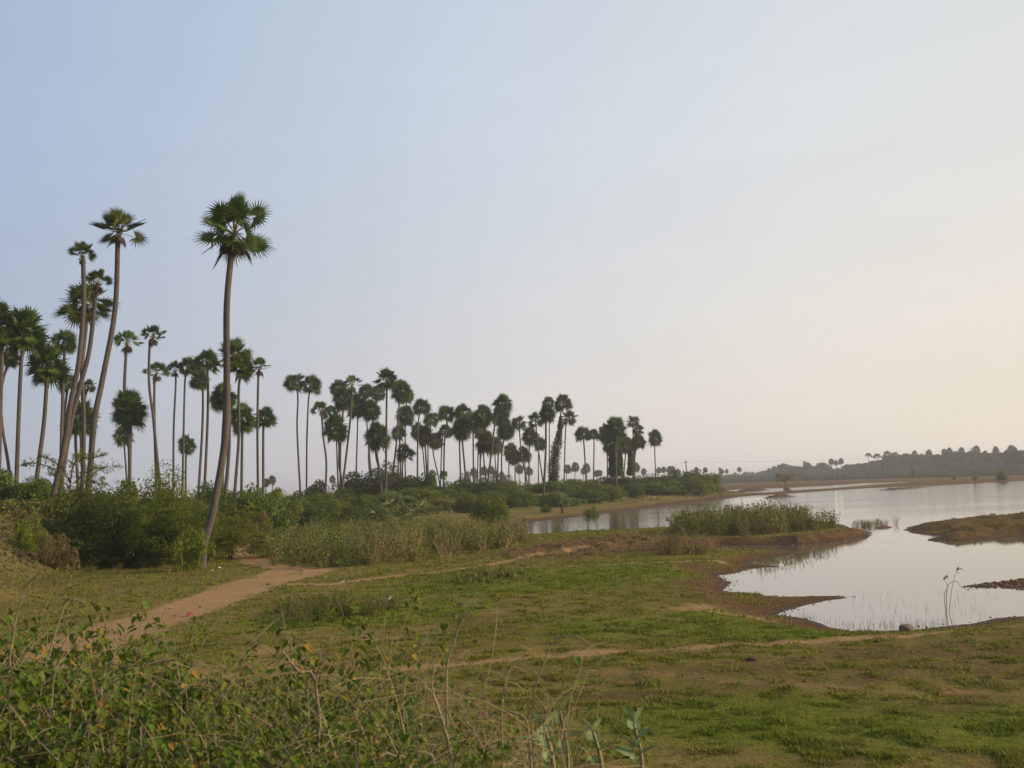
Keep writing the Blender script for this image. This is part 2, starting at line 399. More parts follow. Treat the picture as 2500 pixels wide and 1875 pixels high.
def build_water():
    m, nt, N, L, b = new_mat("lake_water")
    b.inputs['Base Color'].default_value = (.12, .10, .065, 1)
    b.inputs['Roughness'].default_value = .03
    b.inputs['IOR'].default_value = 2.5
    tc = N.new("ShaderNodeTexCoord"); mp = N.new("ShaderNodeMapping"); mp.inputs['Scale'].default_value = (.7, 1.6, 1)
    mp.inputs['Rotation'].default_value = (0, 0, .3)
    L.new(tc.outputs['Object'], mp.inputs[0])
    a = noise(nt, 2.2, 3, .5, vec=mp.outputs[0]); c = noise(nt, .045, 3, .5, vec=mp.outputs[0])
    # breeze on the open lake, calm in the sheltered coves
    sep = N.new("ShaderNodeSeparateXYZ"); L.new(tc.outputs['Object'], sep.inputs[0])
    far = ramp(nt, sep.outputs[1], 45, 120, .04, 1.0)
    h = math_(nt, 'MULTIPLY', math_(nt, 'MULTIPLY', a, far), ramp(nt, c, .35, .6, .35, 1))
    bump(nt, h, .55, .05, b)
    x0, x1, y0, y1 = -60, 900, 14, 420
    me = mesh_np("lake", [(x0, y0, 0), (x1, y0, 0), (x1, y1, 0), (x0, y1, 0)], np.array([[0, 1, 2, 3]]), [m])
    link("lake_water", me, loc=(0, 0, WATER_Z), kind="structure", label="still shallow lake water reflecting the pale evening sky", cat="water")
build_water()
# ------------------------------------------------------------------ plant materials
def leaf_mat(name, a, b, dark=None, scale=1.2, trans=0.35, rough=.55, fine=14.0):
    m, nt, N, L, p = new_mat(name)
    oi = N.new("ShaderNodeObjectInfo")
    n1 = noise(nt, scale, 3, .6); n2 = noise(nt, fine, 2, .6)
    c = mixc(nt, ramp(nt, n1, .35, .65), a, b)
    c = mixc(nt, ramp(nt, n2, .35, .65, 0, .8), c, dark or tuple(x * .6 for x in a))
    hs = N.new("ShaderNodeHueSaturation"); L.new(c, hs.inputs['Color'])
    L.new(ramp(nt, oi.outputs['Random'], 0, 1, .485, .515), hs.inputs['Hue'])
    L.new(ramp(nt, oi.outputs['Random'], 0, 1, .82, 1.18), hs.inputs['Value'])
    L.new(hs.outputs[0], p.inputs['Base Color'])
    p.inputs['Roughness'].default_value = rough; p.inputs['Specular IOR Level'].default_value = .08
    t = N.new("ShaderNodeBsdfTranslucent"); L.new(hs.outputs[0], t.inputs[0])
    ms = N.new("ShaderNodeMixShader"); ms.inputs[0].default_value = trans
    L.new(p.outputs[0], ms.inputs[1]); L.new(t.outputs[0], ms.inputs[2])
    L.new(ms.outputs[0], N["Material Output"].inputs[0])
    return m
M = {}
M['frond'] = leaf_mat("palm_frond_green", (.060, .100, .020), (.115, .150, .028), (.034, .058, .014), .8, .30, .45, 5)
M['stalk'] = leaf_mat("palm_stalk_yellow_green", (.26, .22, .075), (.20, .18, .07), None, 1, .1)
M['dead'] = leaf_mat("dead_palm_frond_brown", (.105, .060, .045), (.15, .095, .06), (.045, .028, .028), 1.5, .12, .8)
M['shrub'] = leaf_mat("thorn_shrub_green", (.115, .155, .018), (.19, .215, .028), (.055, .080, .012), .35, .38, .55, 3)
M['shrubdark'] = leaf_mat("dark_shrub_green", (.070, .105, .015), (.125, .155, .022), (.035, .055, .010), .35, .32, .55, 3)
M['shrubyellow'] = leaf_mat("yellow_green_shrub", (.18, .21, .026), (.25, .25, .04), (.09, .115, .018), .4, .42, .55, 3)
M['drybush'] = leaf_mat("dry_brown_shrub", (.20, .145, .06), (.145, .12, .045), (.08, .06, .03), .4, .3, .8, 3)
M['weed'] = leaf_mat("broad_weed_leaf_green", (.105, .155, .016), (.17, .205, .028), (.055, .085, .012), 1.5, .35, .45, 6)
M['weedyellow'] = leaf_mat("yellowing_weed_leaf", (.38, .24, .035), (.30, .22, .05), None, 1.5, .4, .5, 6)
M['weedmix'] = leaf_mat("thicket_leaf", (.16, .20, .028), (.23, .235, .045), (.075, .10, .02), .25, .38, .55, 2.5)
M['straw'] = leaf_mat("dry_straw", (.36, .27, .15), (.26, .19, .11), (.15, .105, .06), .8, .25, .8, 4)
M['far'] = leaf_mat("distant_tree_green", (.045, .064, .020), (.072, .086, .024), (.026, .038, .014), .02, .3, .7, .12)
M['vine'] = leaf_mat("vine_leaf_green", (.055, .09, .016), (.09, .125, .022), (.03, .05, .012), .8, .35, .55, 3)
def bark_mat(name, a, b, ring=True, ringscale=3.2):
    m, nt, N, L, p = new_mat(name)
    n1 = noise(nt, 1.6, 4, .6); n2 = noise(nt, 16, 4, .7)
    c = mixc(nt, ramp(nt, n1, .3, .7), a, b)
    c = mixc(nt, ramp(nt, n2, .4, .7, 0, .6), c, tuple(x * .45 for x in a))
    h = n2
    if ring:
        tc = N.new("ShaderNodeTexCoord"); w = N.new("ShaderNodeTexWave"); w.bands_direction = 'Z'
        w.inputs['Scale'].default_value = ringscale; w.inputs['Distortion'].default_value = 1.2; w.inputs['Detail'].default_value = 2
        L.new(tc.outputs['Object'], w.inputs[0])
        c = mixc(nt, ramp(nt, w.outputs['Fac'], .0, .5, .55, 0), c, tuple(x * .4 for x in a))
        h = math_(nt, 'ADD', math_(nt, 'MULTIPLY', w.outputs['Fac'], .7), n2)
    L.new(c, p.inputs['Base Color']); p.inputs['Roughness'].default_value = .9; p.inputs['Specular IOR Level'].default_value = .2
    bump(nt, h, .7, .03, p)
    return m
M['bark'] = bark_mat("ringed_palm_bark", (.088, .074, .066), (.128, .108, .094))
M['twig'] = bark_mat("grey_brown_twig", (.16, .12, .085), (.10, .075, .05), False)
M['stem'] = bark_mat("pale_weed_stem", (.27, .22, .14), (.18, .15, .085), False)

# ------------------------------------------------------------------ geometry builders
def catmull(pts, sub=6):
    pts = [np.asarray(p, float) for p in pts]
    if len(pts) < 3:
        return [pts[0] + (pts[-1] - pts[0]) * t for t in np.linspace(0, 1, sub + 1)]
    q = [2 * pts[0] - pts[1]] + pts + [2 * pts[-1] - pts[-2]]
    out = []
    for i in range(1, len(q) - 2):
        for k in range(sub):
            t = k / sub
            out.append(0.5 * (2 * q[i] + (q[i + 1] - q[i - 1]) * t + (2 * q[i - 1] - 5 * q[i] + 4 * q[i + 1] - q[i + 2]) * t * t + (-q[i - 1] + 3 * q[i] - 3 * q[i + 1] + q[i + 2]) * t ** 3))
    out.append(pts[-1])
    return out
GA = "palms of the tall stand on the left bank"
class Geo:
    def __init__(s): s.v, s.f3, s.f4, s.m3, s.m4, s.n = [], [], [], [], [], 0
    def add(s, v, f, mi=0):
        v = np.asarray(v, float); f = np.asarray(f, int) + s.n
        s.v.append(v); s.n += len(v)
        if f.shape[1] == 3: s.f3.append(f); s.m3.append(np.full(len(f), mi))
        else: s.f4.append(f); s.m4.append(np.full(len(f), mi))
    def tube(s, pts, rad, sides=8, mi=0, cap=True):
        pts = [np.asarray(p, float) for p in pts]; n = len(pts)
        if not hasattr(rad, '__len__'): rad = [rad] * n
        V = []
        for i, p in enumerate(pts):
            t = pts[min(i + 1, n - 1)] - pts[max(i - 1, 0)]; t = t / (np.linalg.norm(t) + 1e-9)
            a = np.cross(t, [0.13, 1, 0.07] if abs(t[1]) < .9 else [1, 0.1, 0]); a /= np.linalg.norm(a) + 1e-9; b = np.cross(t, a)
            for k in range(sides):
                w = 2 * math.pi * k / sides
                V.append(p + rad[i] * (a * math.cos(w) + b * math.sin(w)))
        F = [[i * sides + k, i * sides + (k + 1) % sides, (i + 1) * sides + (k + 1) % sides, (i + 1) * sides + k] for i in range(n - 1) for k in range(sides)]
        s.add(V, F, mi)
    def mesh(s, name, mats, smooth=False):
        F, mi = [], []
        if s.f3: F.append(np.vstack(s.f3)); mi.append(np.concatenate(s.m3))
        if s.f4: F.append(np.vstack(s.f4)); mi.append(np.concatenate(s.m4))
        return mesh_np(name, np.vstack(s.v), F, mats, np.concatenate(mi), smooth)
def unit(v): return v / (np.linalg.norm(v) + 1e-9)

def fan(g, c, u, n, L, segs=22, amax=2.5, droop=.12, rng=None, mi=0, fuse=.45, cone=.12):
    """one pleated fan leaf with free pointed tips"""
    w = unit(np.cross(n, u)); n = np.cross(u, w)
    step = 2 * amax / segs
    V = [c]; F = []
    for k in range(segs):
        a = -amax + (k + .5) * step
        l = L * (1.0 - .22 * (abs(a) / amax) ** 2) * rng.uniform(.88, 1.08)
        d = lambda x: math.cos(x) * u + math.sin(x) * w
        e = lambda x, r, q=0: c + d(x) * r + n * (cone * r * (1 if abs(x) < 9 else 1)) + n * q - np.array([0, 0, droop * r * r / max(L, .01)])
        b = len(V)
        h = step * .5
        V += [e(a - h, l * fuse), e(a, l * fuse * 1.08, -.035 * L), e(a + h, l * fuse), e(a + rng.uniform(-.05, .05), l) - np.array([0, 0, droop * L * rng.uniform(0, .6)])]
        F += [[0, b, b + 1], [0, b + 1, b + 2], [b, b + 3, b + 1], [b + 1, b + 3, b + 2]]
    g.add(V, F, mi)
def palm_crown(seed, leaves, e0, e1, segs=22, ragged=.2, pr=(.46, .62), coner=(.05, .3), lr=(.42, .54), rolls=.75, face=0.0):
    """unit crown, radius about 1, hub at the origin: leaves from elevation e0 (top) to e1"""
    rng = random.Random(seed); g = Geo()
    for i in range(leaves):
        t = (i + .5) / leaves
        el = math.radians(e0 + (e1 - e0) * t ** .9 + rng.uniform(-9, 9)); az = i * 2.39996 + rng.uniform(-.35, .35)
        d = np.array([math.cos(el) * math.cos(az), math.cos(el) * math.sin(az), math.sin(el)])
        pl = rng.uniform(*pr) * (1 - ragged * rng.random())
        sag = np.array([0, 0, -.06 * max(0, math.cos(el))])
        c = d * pl + sag
        side = unit(np.cross(d, [0, 0, 1]) + np.array([1e-3, 0, 0])); up = np.cross(side, d)
        roll = rng.gauss(0, rolls)
        n = unit(up * math.cos(roll) + side * math.sin(roll))
        if face: n = unit(n * (1 - face * .4) + np.array([rng.uniform(-.4, .4), -1, .25]) * face * (1 if rng.random() < .8 else -.2))
        ud = unit(d + np.array([0, 0, -.25 * math.cos(el)]))
        fan(g, c, ud, unit(n - ud * np.dot(n, ud)), rng.uniform(*lr), segs, rng.uniform(2.1, 2.75), rng.uniform(.05, .2), rng, 0, .47, rng.uniform(*coner))
        q = side * .011; k = up * .011
        g.add([-q * 1.6, q * 1.6, c + q, c - q, -k, k, c * .5 + k - sag * .1, c + k * .4], [[0, 1, 2], [0, 2, 3], [4, 5, 6], [4, 6, 7]], 1)
    return g.mesh("palm_crown", [M['frond'], M['stalk']])
def dead_skirt(seed, leaves, depth=.75, wide=.36):
    rng = random.Random(seed); g = Geo()
    for i in range(leaves):
        az = i * 2.39996; t = rng.random()
        el = math.radians(rng.uniform(-40, -78))
        d = np.array([math.cos(el) * math.cos(az), math.cos(el) * math.sin(az), math.sin(el)])
        c = np.array([math.cos(az), math.sin(az), 0]) * wide * rng.uniform(.25, .75) + np.array([0, 0, -depth * .45 * t])
        side = unit(np.cross(d, [0, 0, 1])); n = np.cross(side, d)
        fan(g, c, d, n, rng.uniform(.25, .55) * depth, 9, rng.uniform(.35, .9), .3, rng, 0, .55, .05)
        q = side * .014
        o = np.array([0, 0, -.3 * t * depth])
        g.add([o - q, o + q, c + q, c - q], [[0, 1, 2], [0, 2, 3]], 0)
    for i in range(leaves // 3):                       # thin hanging strands
        az = rng.uniform(0, 6.28); r = wide * rng.uniform(.2, .8); x, y = r * math.cos(az), r * math.sin(az); l = rng.uniform(.6, 1.15) * depth
        g.add([[x, y, -.2 * depth], [x + .02, y, -.2 * depth], [x + .03, y + .01, -l]], [[0, 1, 2]], 0)
    return g.mesh("dead_fronds", [M['dead']])
CROWN = {
    'F': [palm_crown(10 + k, 52, 88, -62, 18, .35) for k in range(5)],
    'M': [palm_crown(30 + k, 34, 86, -38, 18, .3, rolls=1.1) for k in range(4)],
    'S': [palm_crown(50 + k, 22, 86, 8, 18, .15, (.70, .95), (.1, .4)) for k in range(4)],
    'R': [palm_crown(70 + k, 24, 84, -45, 20, .45) for k in range(3)]}
SKIRT = [dead_skirt(90 + k, 34) for k in range(4)]
SKIRT_SMALL = [dead_skirt(95 + k, 18, .6, .30) for k in range(3)]

def build_palm(pts, u, v, rpx, D, typ, label, group, seed, crown_me=None, skirt=None, rbase=None, name="palm_tree", rtop=None):
    """crown centre seen at (u, v) with radius rpx, trunk through the pixels pts down to the ground, all D metres away"""
    rng = random.Random(seed)
    R = rpx / FPX * D
    c = np.array(P(u, v, D))
    hub = c + np.array([0, 0, {'F': -.02, 'M': -.12, 'S': -.78, 'R': -.05}[typ] * R]) if crown_me is None else c + np.array([0, 0, -.34 * R])
    tp = [np.array(P(a, b, D)) for a, b in pts]
    base = tp[-1].copy()
    if len(tp) > 1:
        slope = (tp[-1] - tp[-2]) / max(.2, tp[-2][2] - tp[-1][2])
    else: slope = np.array([0, 0, -1.])
    gz = ground_z(base[0], base[1])
    if tp[-1][2] > gz + .3:
        foot = tp[-1] + slope * (tp[-1][2] - gz) * .6; foot[2] = gz - .15
        tp.append(foot)
    else:
        tp[-1][2] = gz - .15
    # a little wander towards and away from the camera
    wob = rng.uniform(-.5, .5)
    for k, p in enumerate(tp[:-1]): p[1] += wob * math.sin(k * 1.7)
    foot = tp[-1]
    t = root(name, (float(foot[0]), float(foot[1]), float(gz)), label, "palm tree", group)
    line = catmull([hub - foot] + [p - foot for p in tp], 5)
    off = np.array([0, 0, -.15])
    line = [p + off for p in line]
    n = len(line)
    rb = rbase or rng.uniform(.16, .20)
    rt = rtop or rb * .72
    rad = [rt + (rb - rt) * (i / (n - 1)) ** 1.3 + (.45 * rb * max(0, (i / (n - 1) - .88) / .12) ** 2) for i in range(n)]
    g = Geo(); g.tube(line, rad, 9)
    link("trunk", g.mesh("palm_trunk", [M['bark']], True), t)
    me = crown_me or rng.choice(CROWN[typ])
    h = hub - foot + off
    s = R * (1.0 if typ == 'S' and crown_me is None else 1.10 if crown_me else 1.30 if group == GA else 1.48)
    tall = 1.14 if typ == 'F' else 1.0
    o = link("crown", me, t, loc=tuple(h), rotz=rng.uniform(0, 6.28), scale=(s, s, s * tall * rng.uniform(.94, 1.06)))
    o.rotation_euler = (rng.uniform(-.10, .10), rng.uniform(-.10, .10), rng.uniform(0, 6.28) if crown_me is None else rng.uniform(-.2, .2))
    sk = skirt if skirt is not None else {'F': 0, 'M': 1, 'S': 2, 'R': 1}[typ]
    if typ == 'F' and not sk and rpx > 12 and rng.random() < .55: sk = 1
    if sk:
        link("dead_fronds", rng.choice(SKIRT if sk == 2 else SKIRT_SMALL), t, loc=tuple(h - np.array([0, 0, .02 * R])), rotz=rng.uniform(0, 6.28), scale=R * (1.05 if sk == 2 else .95))
    return t

# ------------------------------------------------------------------ palms of the near stand (measured in three crops of the photograph)
def cropA(x, y): return x * .54264, 420 + y * .54264
def cropB(x, y): return 650 + x * .27125, 850 + y * .27125
def cropC(x, y): return 1150 + x * .29385, 900 + y * .29385
K = 1.6 * FPX
GB, GC = "palms of the middle grove on the bank", "palms of the far grove on the bank"
palmsA = [
 (535, 232, 128, 'M', [(530, 320), (505, 620), (465, 930), (435, 1130), (398, 1360)], "tall leaning palm with ragged shuttlecock crown, second highest of the stand", 64, 1),
 (370, 335, 64, 'S', [(374, 400), (371, 600), (355, 860), (320, 1050), (288, 1220), (240, 1440)], "slim curved palm with a small tuft crown just left of the second highest palm", 62, 1),
 (440, 455, 66, 'S', [(430, 560), (400, 800), (362, 960), (320, 1130), (268, 1430)], "slender leaning palm whose small crown touches the trunk of the second highest palm", 66, 2),
 (385, 590, 118, 'R', [(388, 690), (380, 900), (374, 1100), (362, 1370)], "palm with wide sparse crown half hidden behind two curved thin trunks", 72, 2),
 (0, 690, 100, 'F', [(8, 820), (3, 1000), (-6, 1340)], "full dark palm crown cut by the left edge of the view", 75, 0),
 (118, 712, 92, 'F', [(98, 830), (85, 1050), (75, 1380)], "full round palm crown with brown underside beside the left edge", 76, 0),
 (215, 865, 90, 'F', [(210, 945), (190, 1130), (165, 1400)], "lower dense round palm leaning slightly right, left of the curved trunks", 80, 0),
 (285, 762, 60, 'M', [(290, 830), (274, 960), (275, 1380)], "palm with small ragged crown and hanging dead leaves above the lower dense one", 96, 1),
 (48, 835, 42, 'F', [(30, 880), (8, 1000), (10, 1150), (36, 1340)], "small dark crown showing under the full crowns at the left edge, bent trunk", 100, 0),
 (310, 950, 46, 'M', [(300, 1000), (284, 1120), (282, 1380)], "small crown peeping out left of the twin curved trunks", 120, 0),
 (400, 965, 34, 'R', [(384, 1010), (372, 1180), (370, 1390)], "small crown peeping out between the twin curved trunks and the tall leaning palm", 120, 0),
 (362, 1108, 74, 'F', [(342, 1150), (343, 1250), (350, 1390)], "low round crown behind the feet of the curved trunks", 105, 0),
 (572, 728, 64, 'S', [(566, 840), (562, 1000), (575, 1150), (582, 1290), (583, 1440)], "flat topped palm with brown skirt right of the tall leaning palm", 100, 2),
 (690, 705, 56, 'S', [(674, 780), (668, 950), (690, 1100), (706, 1250), (716, 1400)], "palm with S shaped trunk and windswept small crown", 104, 2),
 (705, 868, 55, 'S', [(696, 935), (695, 1100), (703, 1390)], "palm with small crown close behind the S shaped trunk", 125, 2),
 (582, 1066, 80, 'F', [(588, 1130), (582, 1300), (584, 1430)], "lower broad round palm in front of the flat topped one", 100, 0),
 (556, 1186, 44, 'F', [(558, 1215), (568, 1420)], "smallest low crown under the broad round palm", 150, 0),
 (786, 865, 42, 'S', [(791, 945), (782, 1150), (780, 1385)], "thin straight palm with small crown, left one of an equal pair", 135, 2),
 (845, 872, 48, 'M', [(833, 930), (828, 1150), (822, 1380)], "thin straight palm with small crown, right one of an equal pair", 135, 1),
 (838, 1226, 40, 'F', [(837, 1265), (836, 1395)], "short lone palm with small round crown low on the skyline", 165, 0),
 (930, 846, 62, 'M', [(936, 960), (930, 1150), (918, 1490)], "palm with full crown and brown skirt just left of the highest trunk", 112, 2),
 (898, 935, 42, 'F', [(912, 980), (908, 1150), (895, 1430)], "lower dark crown tucked against its taller neighbour left of the highest trunk", 130, 0),
 (1052, 822, 82, 'R', [(1030, 900), (1030, 1140), (1028, 1300), (1010, 1520)], "palm whose ragged crown shows on both sides of the highest trunk", 92, 0),
 (1088, 880, 72, 'R', [(1074, 980), (1070, 1200), (1058, 1440)], "palm with ragged crown and skirt just right of the highest trunk", 98, 2),
 (1006, 1012, 62, 'F', [(1008, 1080), (1006, 1250), (1002, 1510)], "dark round crown crossed by the lower part of the highest trunk", 110, 0),
 (1090, 1110, 62, 'F', [(1090, 1190), (1092, 1430)], "low round palm right of the highest trunk", 118, 0),
 (1168, 852, 50, 'S', [(1163, 910), (1158, 1150), (1162, 1500)], "thin palm with small flat crown near the right end of the left stand", 112, 2),
 (1192, 1104, 54, 'M', [(1185, 1160), (1185, 1440)], "short palm with half round crown at the right end of the left stand", 122, 1)]
palmsB = [
 (262, 305, 88, 'M', [(285, 440), (280, 700), (290, 1000), (305, 1300)], "left palm of the pair that stands alone at the left of the middle grove", 0, 2),
 (405, 325, 84, 'M', [(382, 455), (370, 800), (362, 1290)], "right palm of the pair that stands alone at the left of the middle grove", 0, 2),
 (492, 505, 92, 'S', [(497, 580), (510, 800), (542, 1020), (538, 1290)], "palm with sparse spidery crown and bent trunk right of the isolated pair", 0, 0),
 (650, 350, 72, 'M', [(643, 560), (632, 900), (648, 1240)], "palm with small crown left of the flat crowned leaning palm", 0, 1),
 (770, 268, 96, 'S', [(770, 400), (760, 620), (722, 950), (685, 1250)], "leaning palm with wide flat crown over a brown neck in the middle grove", 0, 2),
 (690, 455, 86, 'F', [(690, 600), (672, 900), (668, 1250)], "dense crown below and left of the flat crowned leaning palm", 0, 0),
 (572, 580, 70, 'M', [(625, 760), (640, 1000), (650, 1250)], "crown hanging out to the left of the thick clump in the middle grove", 0, 0),
 (625, 715, 102, 'F', [(655, 850), (662, 1060), (690, 1240)], "broad low hanging crown at the bottom of the thick left clump", 0, 0),
 (895, 385, 70, 'M', [(900, 560), (920, 850), (962, 1300)], "palm with ragged crown and trunk slanting down to the right in the middle grove", 0, 0),
 (822, 520, 84, 'F', [(822, 700), (812, 950), (808, 1250)], "dense long crown with brown lower leaves in the middle grove", 0, 1),
 (940, 560, 78, 'F', [(965, 700), (1000, 950), (1048, 1240)], "dense crown over a trunk slanting strongly to the right", 0, 0),
 (1085, 280, 100, 'R', [(1085, 400), (1083, 700), (1077, 1250)], "highest palm of the middle grove, straight trunk and open crown", 0, 0),
 (1012, 400, 62, 'F', [(985, 520), (925, 900), (935, 1200)], "dark crown wedged in left of the highest palm of the middle grove", 0, 0),
 (1215, 385, 84, 'F', [(1196, 500), (1170, 850), (1110, 1350)], "palm leaning right with full crown next to the highest one", 0, 0),
 (1265, 440, 64, 'M', [(1256, 580), (1250, 900), (1255, 1380)], "palm with straight pale trunk reaching down to the young fan palms", 0, 0),
 (1255, 610, 74, 'F', [(1222, 690), (1190, 980), (1188, 1210)], "crown hanging below the two touching crowns right of the highest palm", 0, 0),
 (1000, 795, 104, 'F', [(985, 940), (1012, 1100), (1035, 1240)], "broad low crown under the highest palm of the middle grove", 0, 0),
 (1190, 765, 76, 'R', [(1205, 900), (1210, 1150)], "open low crown behind the palm leaning right", 0, 0),
 (1250, 945, 84, 'R', [(1228, 1050), (1226, 1150)], "lowest open crown of the middle grove, almost down on the bushes", 0, 0),
 (1395, 530, 78, 'M', [(1368, 670), (1362, 900), (1362, 1160)], "palm with flat crown at the right shoulder of the middle grove", 0, 1),
 (1365, 745, 62, 'F', [(1405, 900), (1422, 1060)], "dark crown low under the right shoulder of the middle grove", 0, 0),
 (1490, 640, 66, 'M', [(1458, 830), (1455, 1040)], "crown with brown edge beside the right shoulder of the middle grove", 0, 1),
 (1530, 835, 62, 'F', [(1500, 910), (1520, 1030), (1552, 1170)], "low crown with trunk slanting right beyond the right shoulder", 0, 1),
 (1430, 790, 76, 'F', [(1432, 900), (1440, 1060)], "wide dark crown above the vine wrapped bush", 0, 0),
 (1620, 590, 76, 'M', [(1625, 700), (1605, 850), (1597, 1170)], "half round crown, upper one of two on close twin trunks", 0, 0),
 (1612, 745, 62, 'M', [(1582, 850), (1568, 1270)], "half round crown, lower one of two on close twin trunks", 0, 0),
 (1768, 575, 76, 'M', [(1740, 820), (1755, 1290)], "upper crown of the stacked pair left of the big round crown", 0, 0),
 (1762, 725, 88, 'F', [(1765, 830), (1797, 1180)], "lower drooping crown of the stacked pair left of the big round crown", 0, 0),
 (1868, 665, 72, 'F', [(1862, 790), (1866, 1170)], "crown between the stacked pair and the big round crown", 0, 0),
 (1948, 612, 84, 'F', [(1930, 820), (1925, 1240)], "big round crown standing free between two gaps of sky", 0, 0),
 (1925, 745, 62, 'F', [(1910, 860), (1900, 1260)], "lower dark crown hanging under the big round crown", 0, 0)]
palmsC = [
 (262, 290, 82, 'R', [(212, 380), (175, 650), (130, 1030)], "palm with open high crown on a strongly leaning trunk", 0, 0),
 (245, 390, 70, 'F', [(240, 450), (228, 700), (212, 1090)], "crown close under the open high crown, pale straight trunk", 0, 0),
 (130, 620, 78, 'F', [(105, 720), (122, 900)], "dark low crown left of the leaning trunk in the far grove", 0, 0),
 (205, 640, 56, 'F', [(200, 750), (212, 920)], "dark low crown right of the leaning trunk in the far grove", 0, 0),
 (290, 505, 68, 'F', [(256, 700), (256, 930)], "mid height dark crown right of the leaning trunk", 0, 0),
 (330, 690, 58, 'F', [(315, 800), (316, 920)], "low hazy crown in the thick of the far grove", 250, 0),
 (402, 450, 60, 'M', [(405, 560), (425, 750), (468, 950)], "palm with fan crown and trunk slanting down right in the far grove", 0, 0),
 (365, 735, 50, 'F', [(366, 800), (366, 920)], "low brownish crown beside the slanting trunk", 250, 0),
 (440, 710, 52, 'F', [(448, 800), (450, 920)], "low green crown right of the slanting trunk", 250, 0),
 (495, 560, 64, 'F', [(484, 650), (482, 930)], "mid height crown between the two slanting trunks of the far grove", 0, 0),
 (537, 430, 66, 'R', [(545, 540), (570, 750), (600, 950)], "palm with gappy crown and second slanting trunk", 0, 0),
 (572, 625, 48, 'F', [(560, 720), (560, 900)], "small low crown left of the paired straight trunks", 250, 0),
 (630, 372, 62, 'F', [(622, 450), (620, 700), (596, 1120)], "palm with long pale trunk reaching down to the shore path", 153, 0),
 (645, 280, 48, 'M', [(650, 430), (650, 720)], "small high crown above the long pale trunk", 0, 0),
 (765, 285, 70, 'M', [(745, 380), (738, 520), (710, 660), (684, 830), (684, 960)], "highest palm of the far grove, its trunk wrapped in climbing green vines", 0, 0),
 (815, 415, 62, 'R', [(788, 480), (776, 800), (773, 990)], "palm with open crown right of the vine wrapped trunk", 0, 0),
 (925, 542, 62, 'M', [(938, 630), (955, 930)], "left palm of the small pair right of the vine wrapped palm", 0, 0),
 (1015, 545, 50, 'M', [(1022, 630), (1018, 940)], "right palm of the small pair right of the vine wrapped palm", 0, 0),
 (1122, 540, 62, 'F', [(1130, 670), (1134, 880)], "left crown of the thick vine covered clump", 0, 0),
 (1195, 500, 84, 'F', [(1200, 640), (1204, 900)], "topmost broad crown of the thick vine covered clump", 0, 0),
 (1170, 630, 70, 'F', [(1176, 720), (1180, 890)], "lower crown merged into the front of the vine covered clump", 0, 0),
 (1245, 600, 64, 'F', [(1248, 690), (1254, 880)], "right crown of the thick vine covered clump", 0, 0),
 (1345, 445, 56, 'R', [(1346, 560), (1344, 700), (1344, 900)], "highest crown of the clump left of the solitary palm", 0, 0),
 (1385, 510, 46, 'R', [(1362, 620), (1358, 900)], "right hand crown of the clump left of the solitary palm", 0, 0),
 (1390, 605, 52, 'F', [(1366, 700), (1352, 900)], "lowest crown of the clump left of the solitary palm", 0, 0),
 (1300, 640, 52, 'F', [(1285, 710), (1270, 890)], "crown bridging the vine covered clump and its right neighbour", 0, 0),
 (1530, 576, 56, 'F', [(1526, 650), (1530, 870)], "solitary round crowned palm standing apart near the lake", 0, 0)]
hero_crown = palm_crown(781, 24, 88, -38, 24, .10, (.42, .74), (.05, .25), (.44, .54), .9, .8)
second_crown = palm_crown(779, 19, 88, -14, 22, .2, (.38, .75), (.1, .4), (.44, .54), 1.0, .55)
build_palm([cropA(x, y) for x, y in [(1046, 330), (1030, 600), (1018, 900), (1004, 1200), (965, 1520), (930, 1655), (900, 1755)]], *cropA(1054, 218), 176 * .5426, 50, 'M',
    "highest palm of all, thick leaning trunk and open crown over dead brown leaves", GA, 1, hero_crown, 2, .215, rtop=.145)
for tab, crop, s, grp in ((palmsA, cropA, .54264, GA), (palmsB, cropB, .27125, GB), (palmsC, cropC, .29385, GC)):
    for i, (cx, cy, r, typ, tr, lab, D, sk) in enumerate(tab):
        d = D or min(235, max(60 if tab is palmsA else 148 if tab is palmsB else (182 if 1100 < cx < 1420 else 160), K / (r * s)))
        build_palm([crop(x, y) for x, y in tr], *crop(cx, cy), r * s, d, typ, lab, grp, 100 + i * 7 + len(tab),
                   second_crown if (tab is palmsA and i == 0) else None, sk, .21 if tab is palmsA and i == 0 else None)

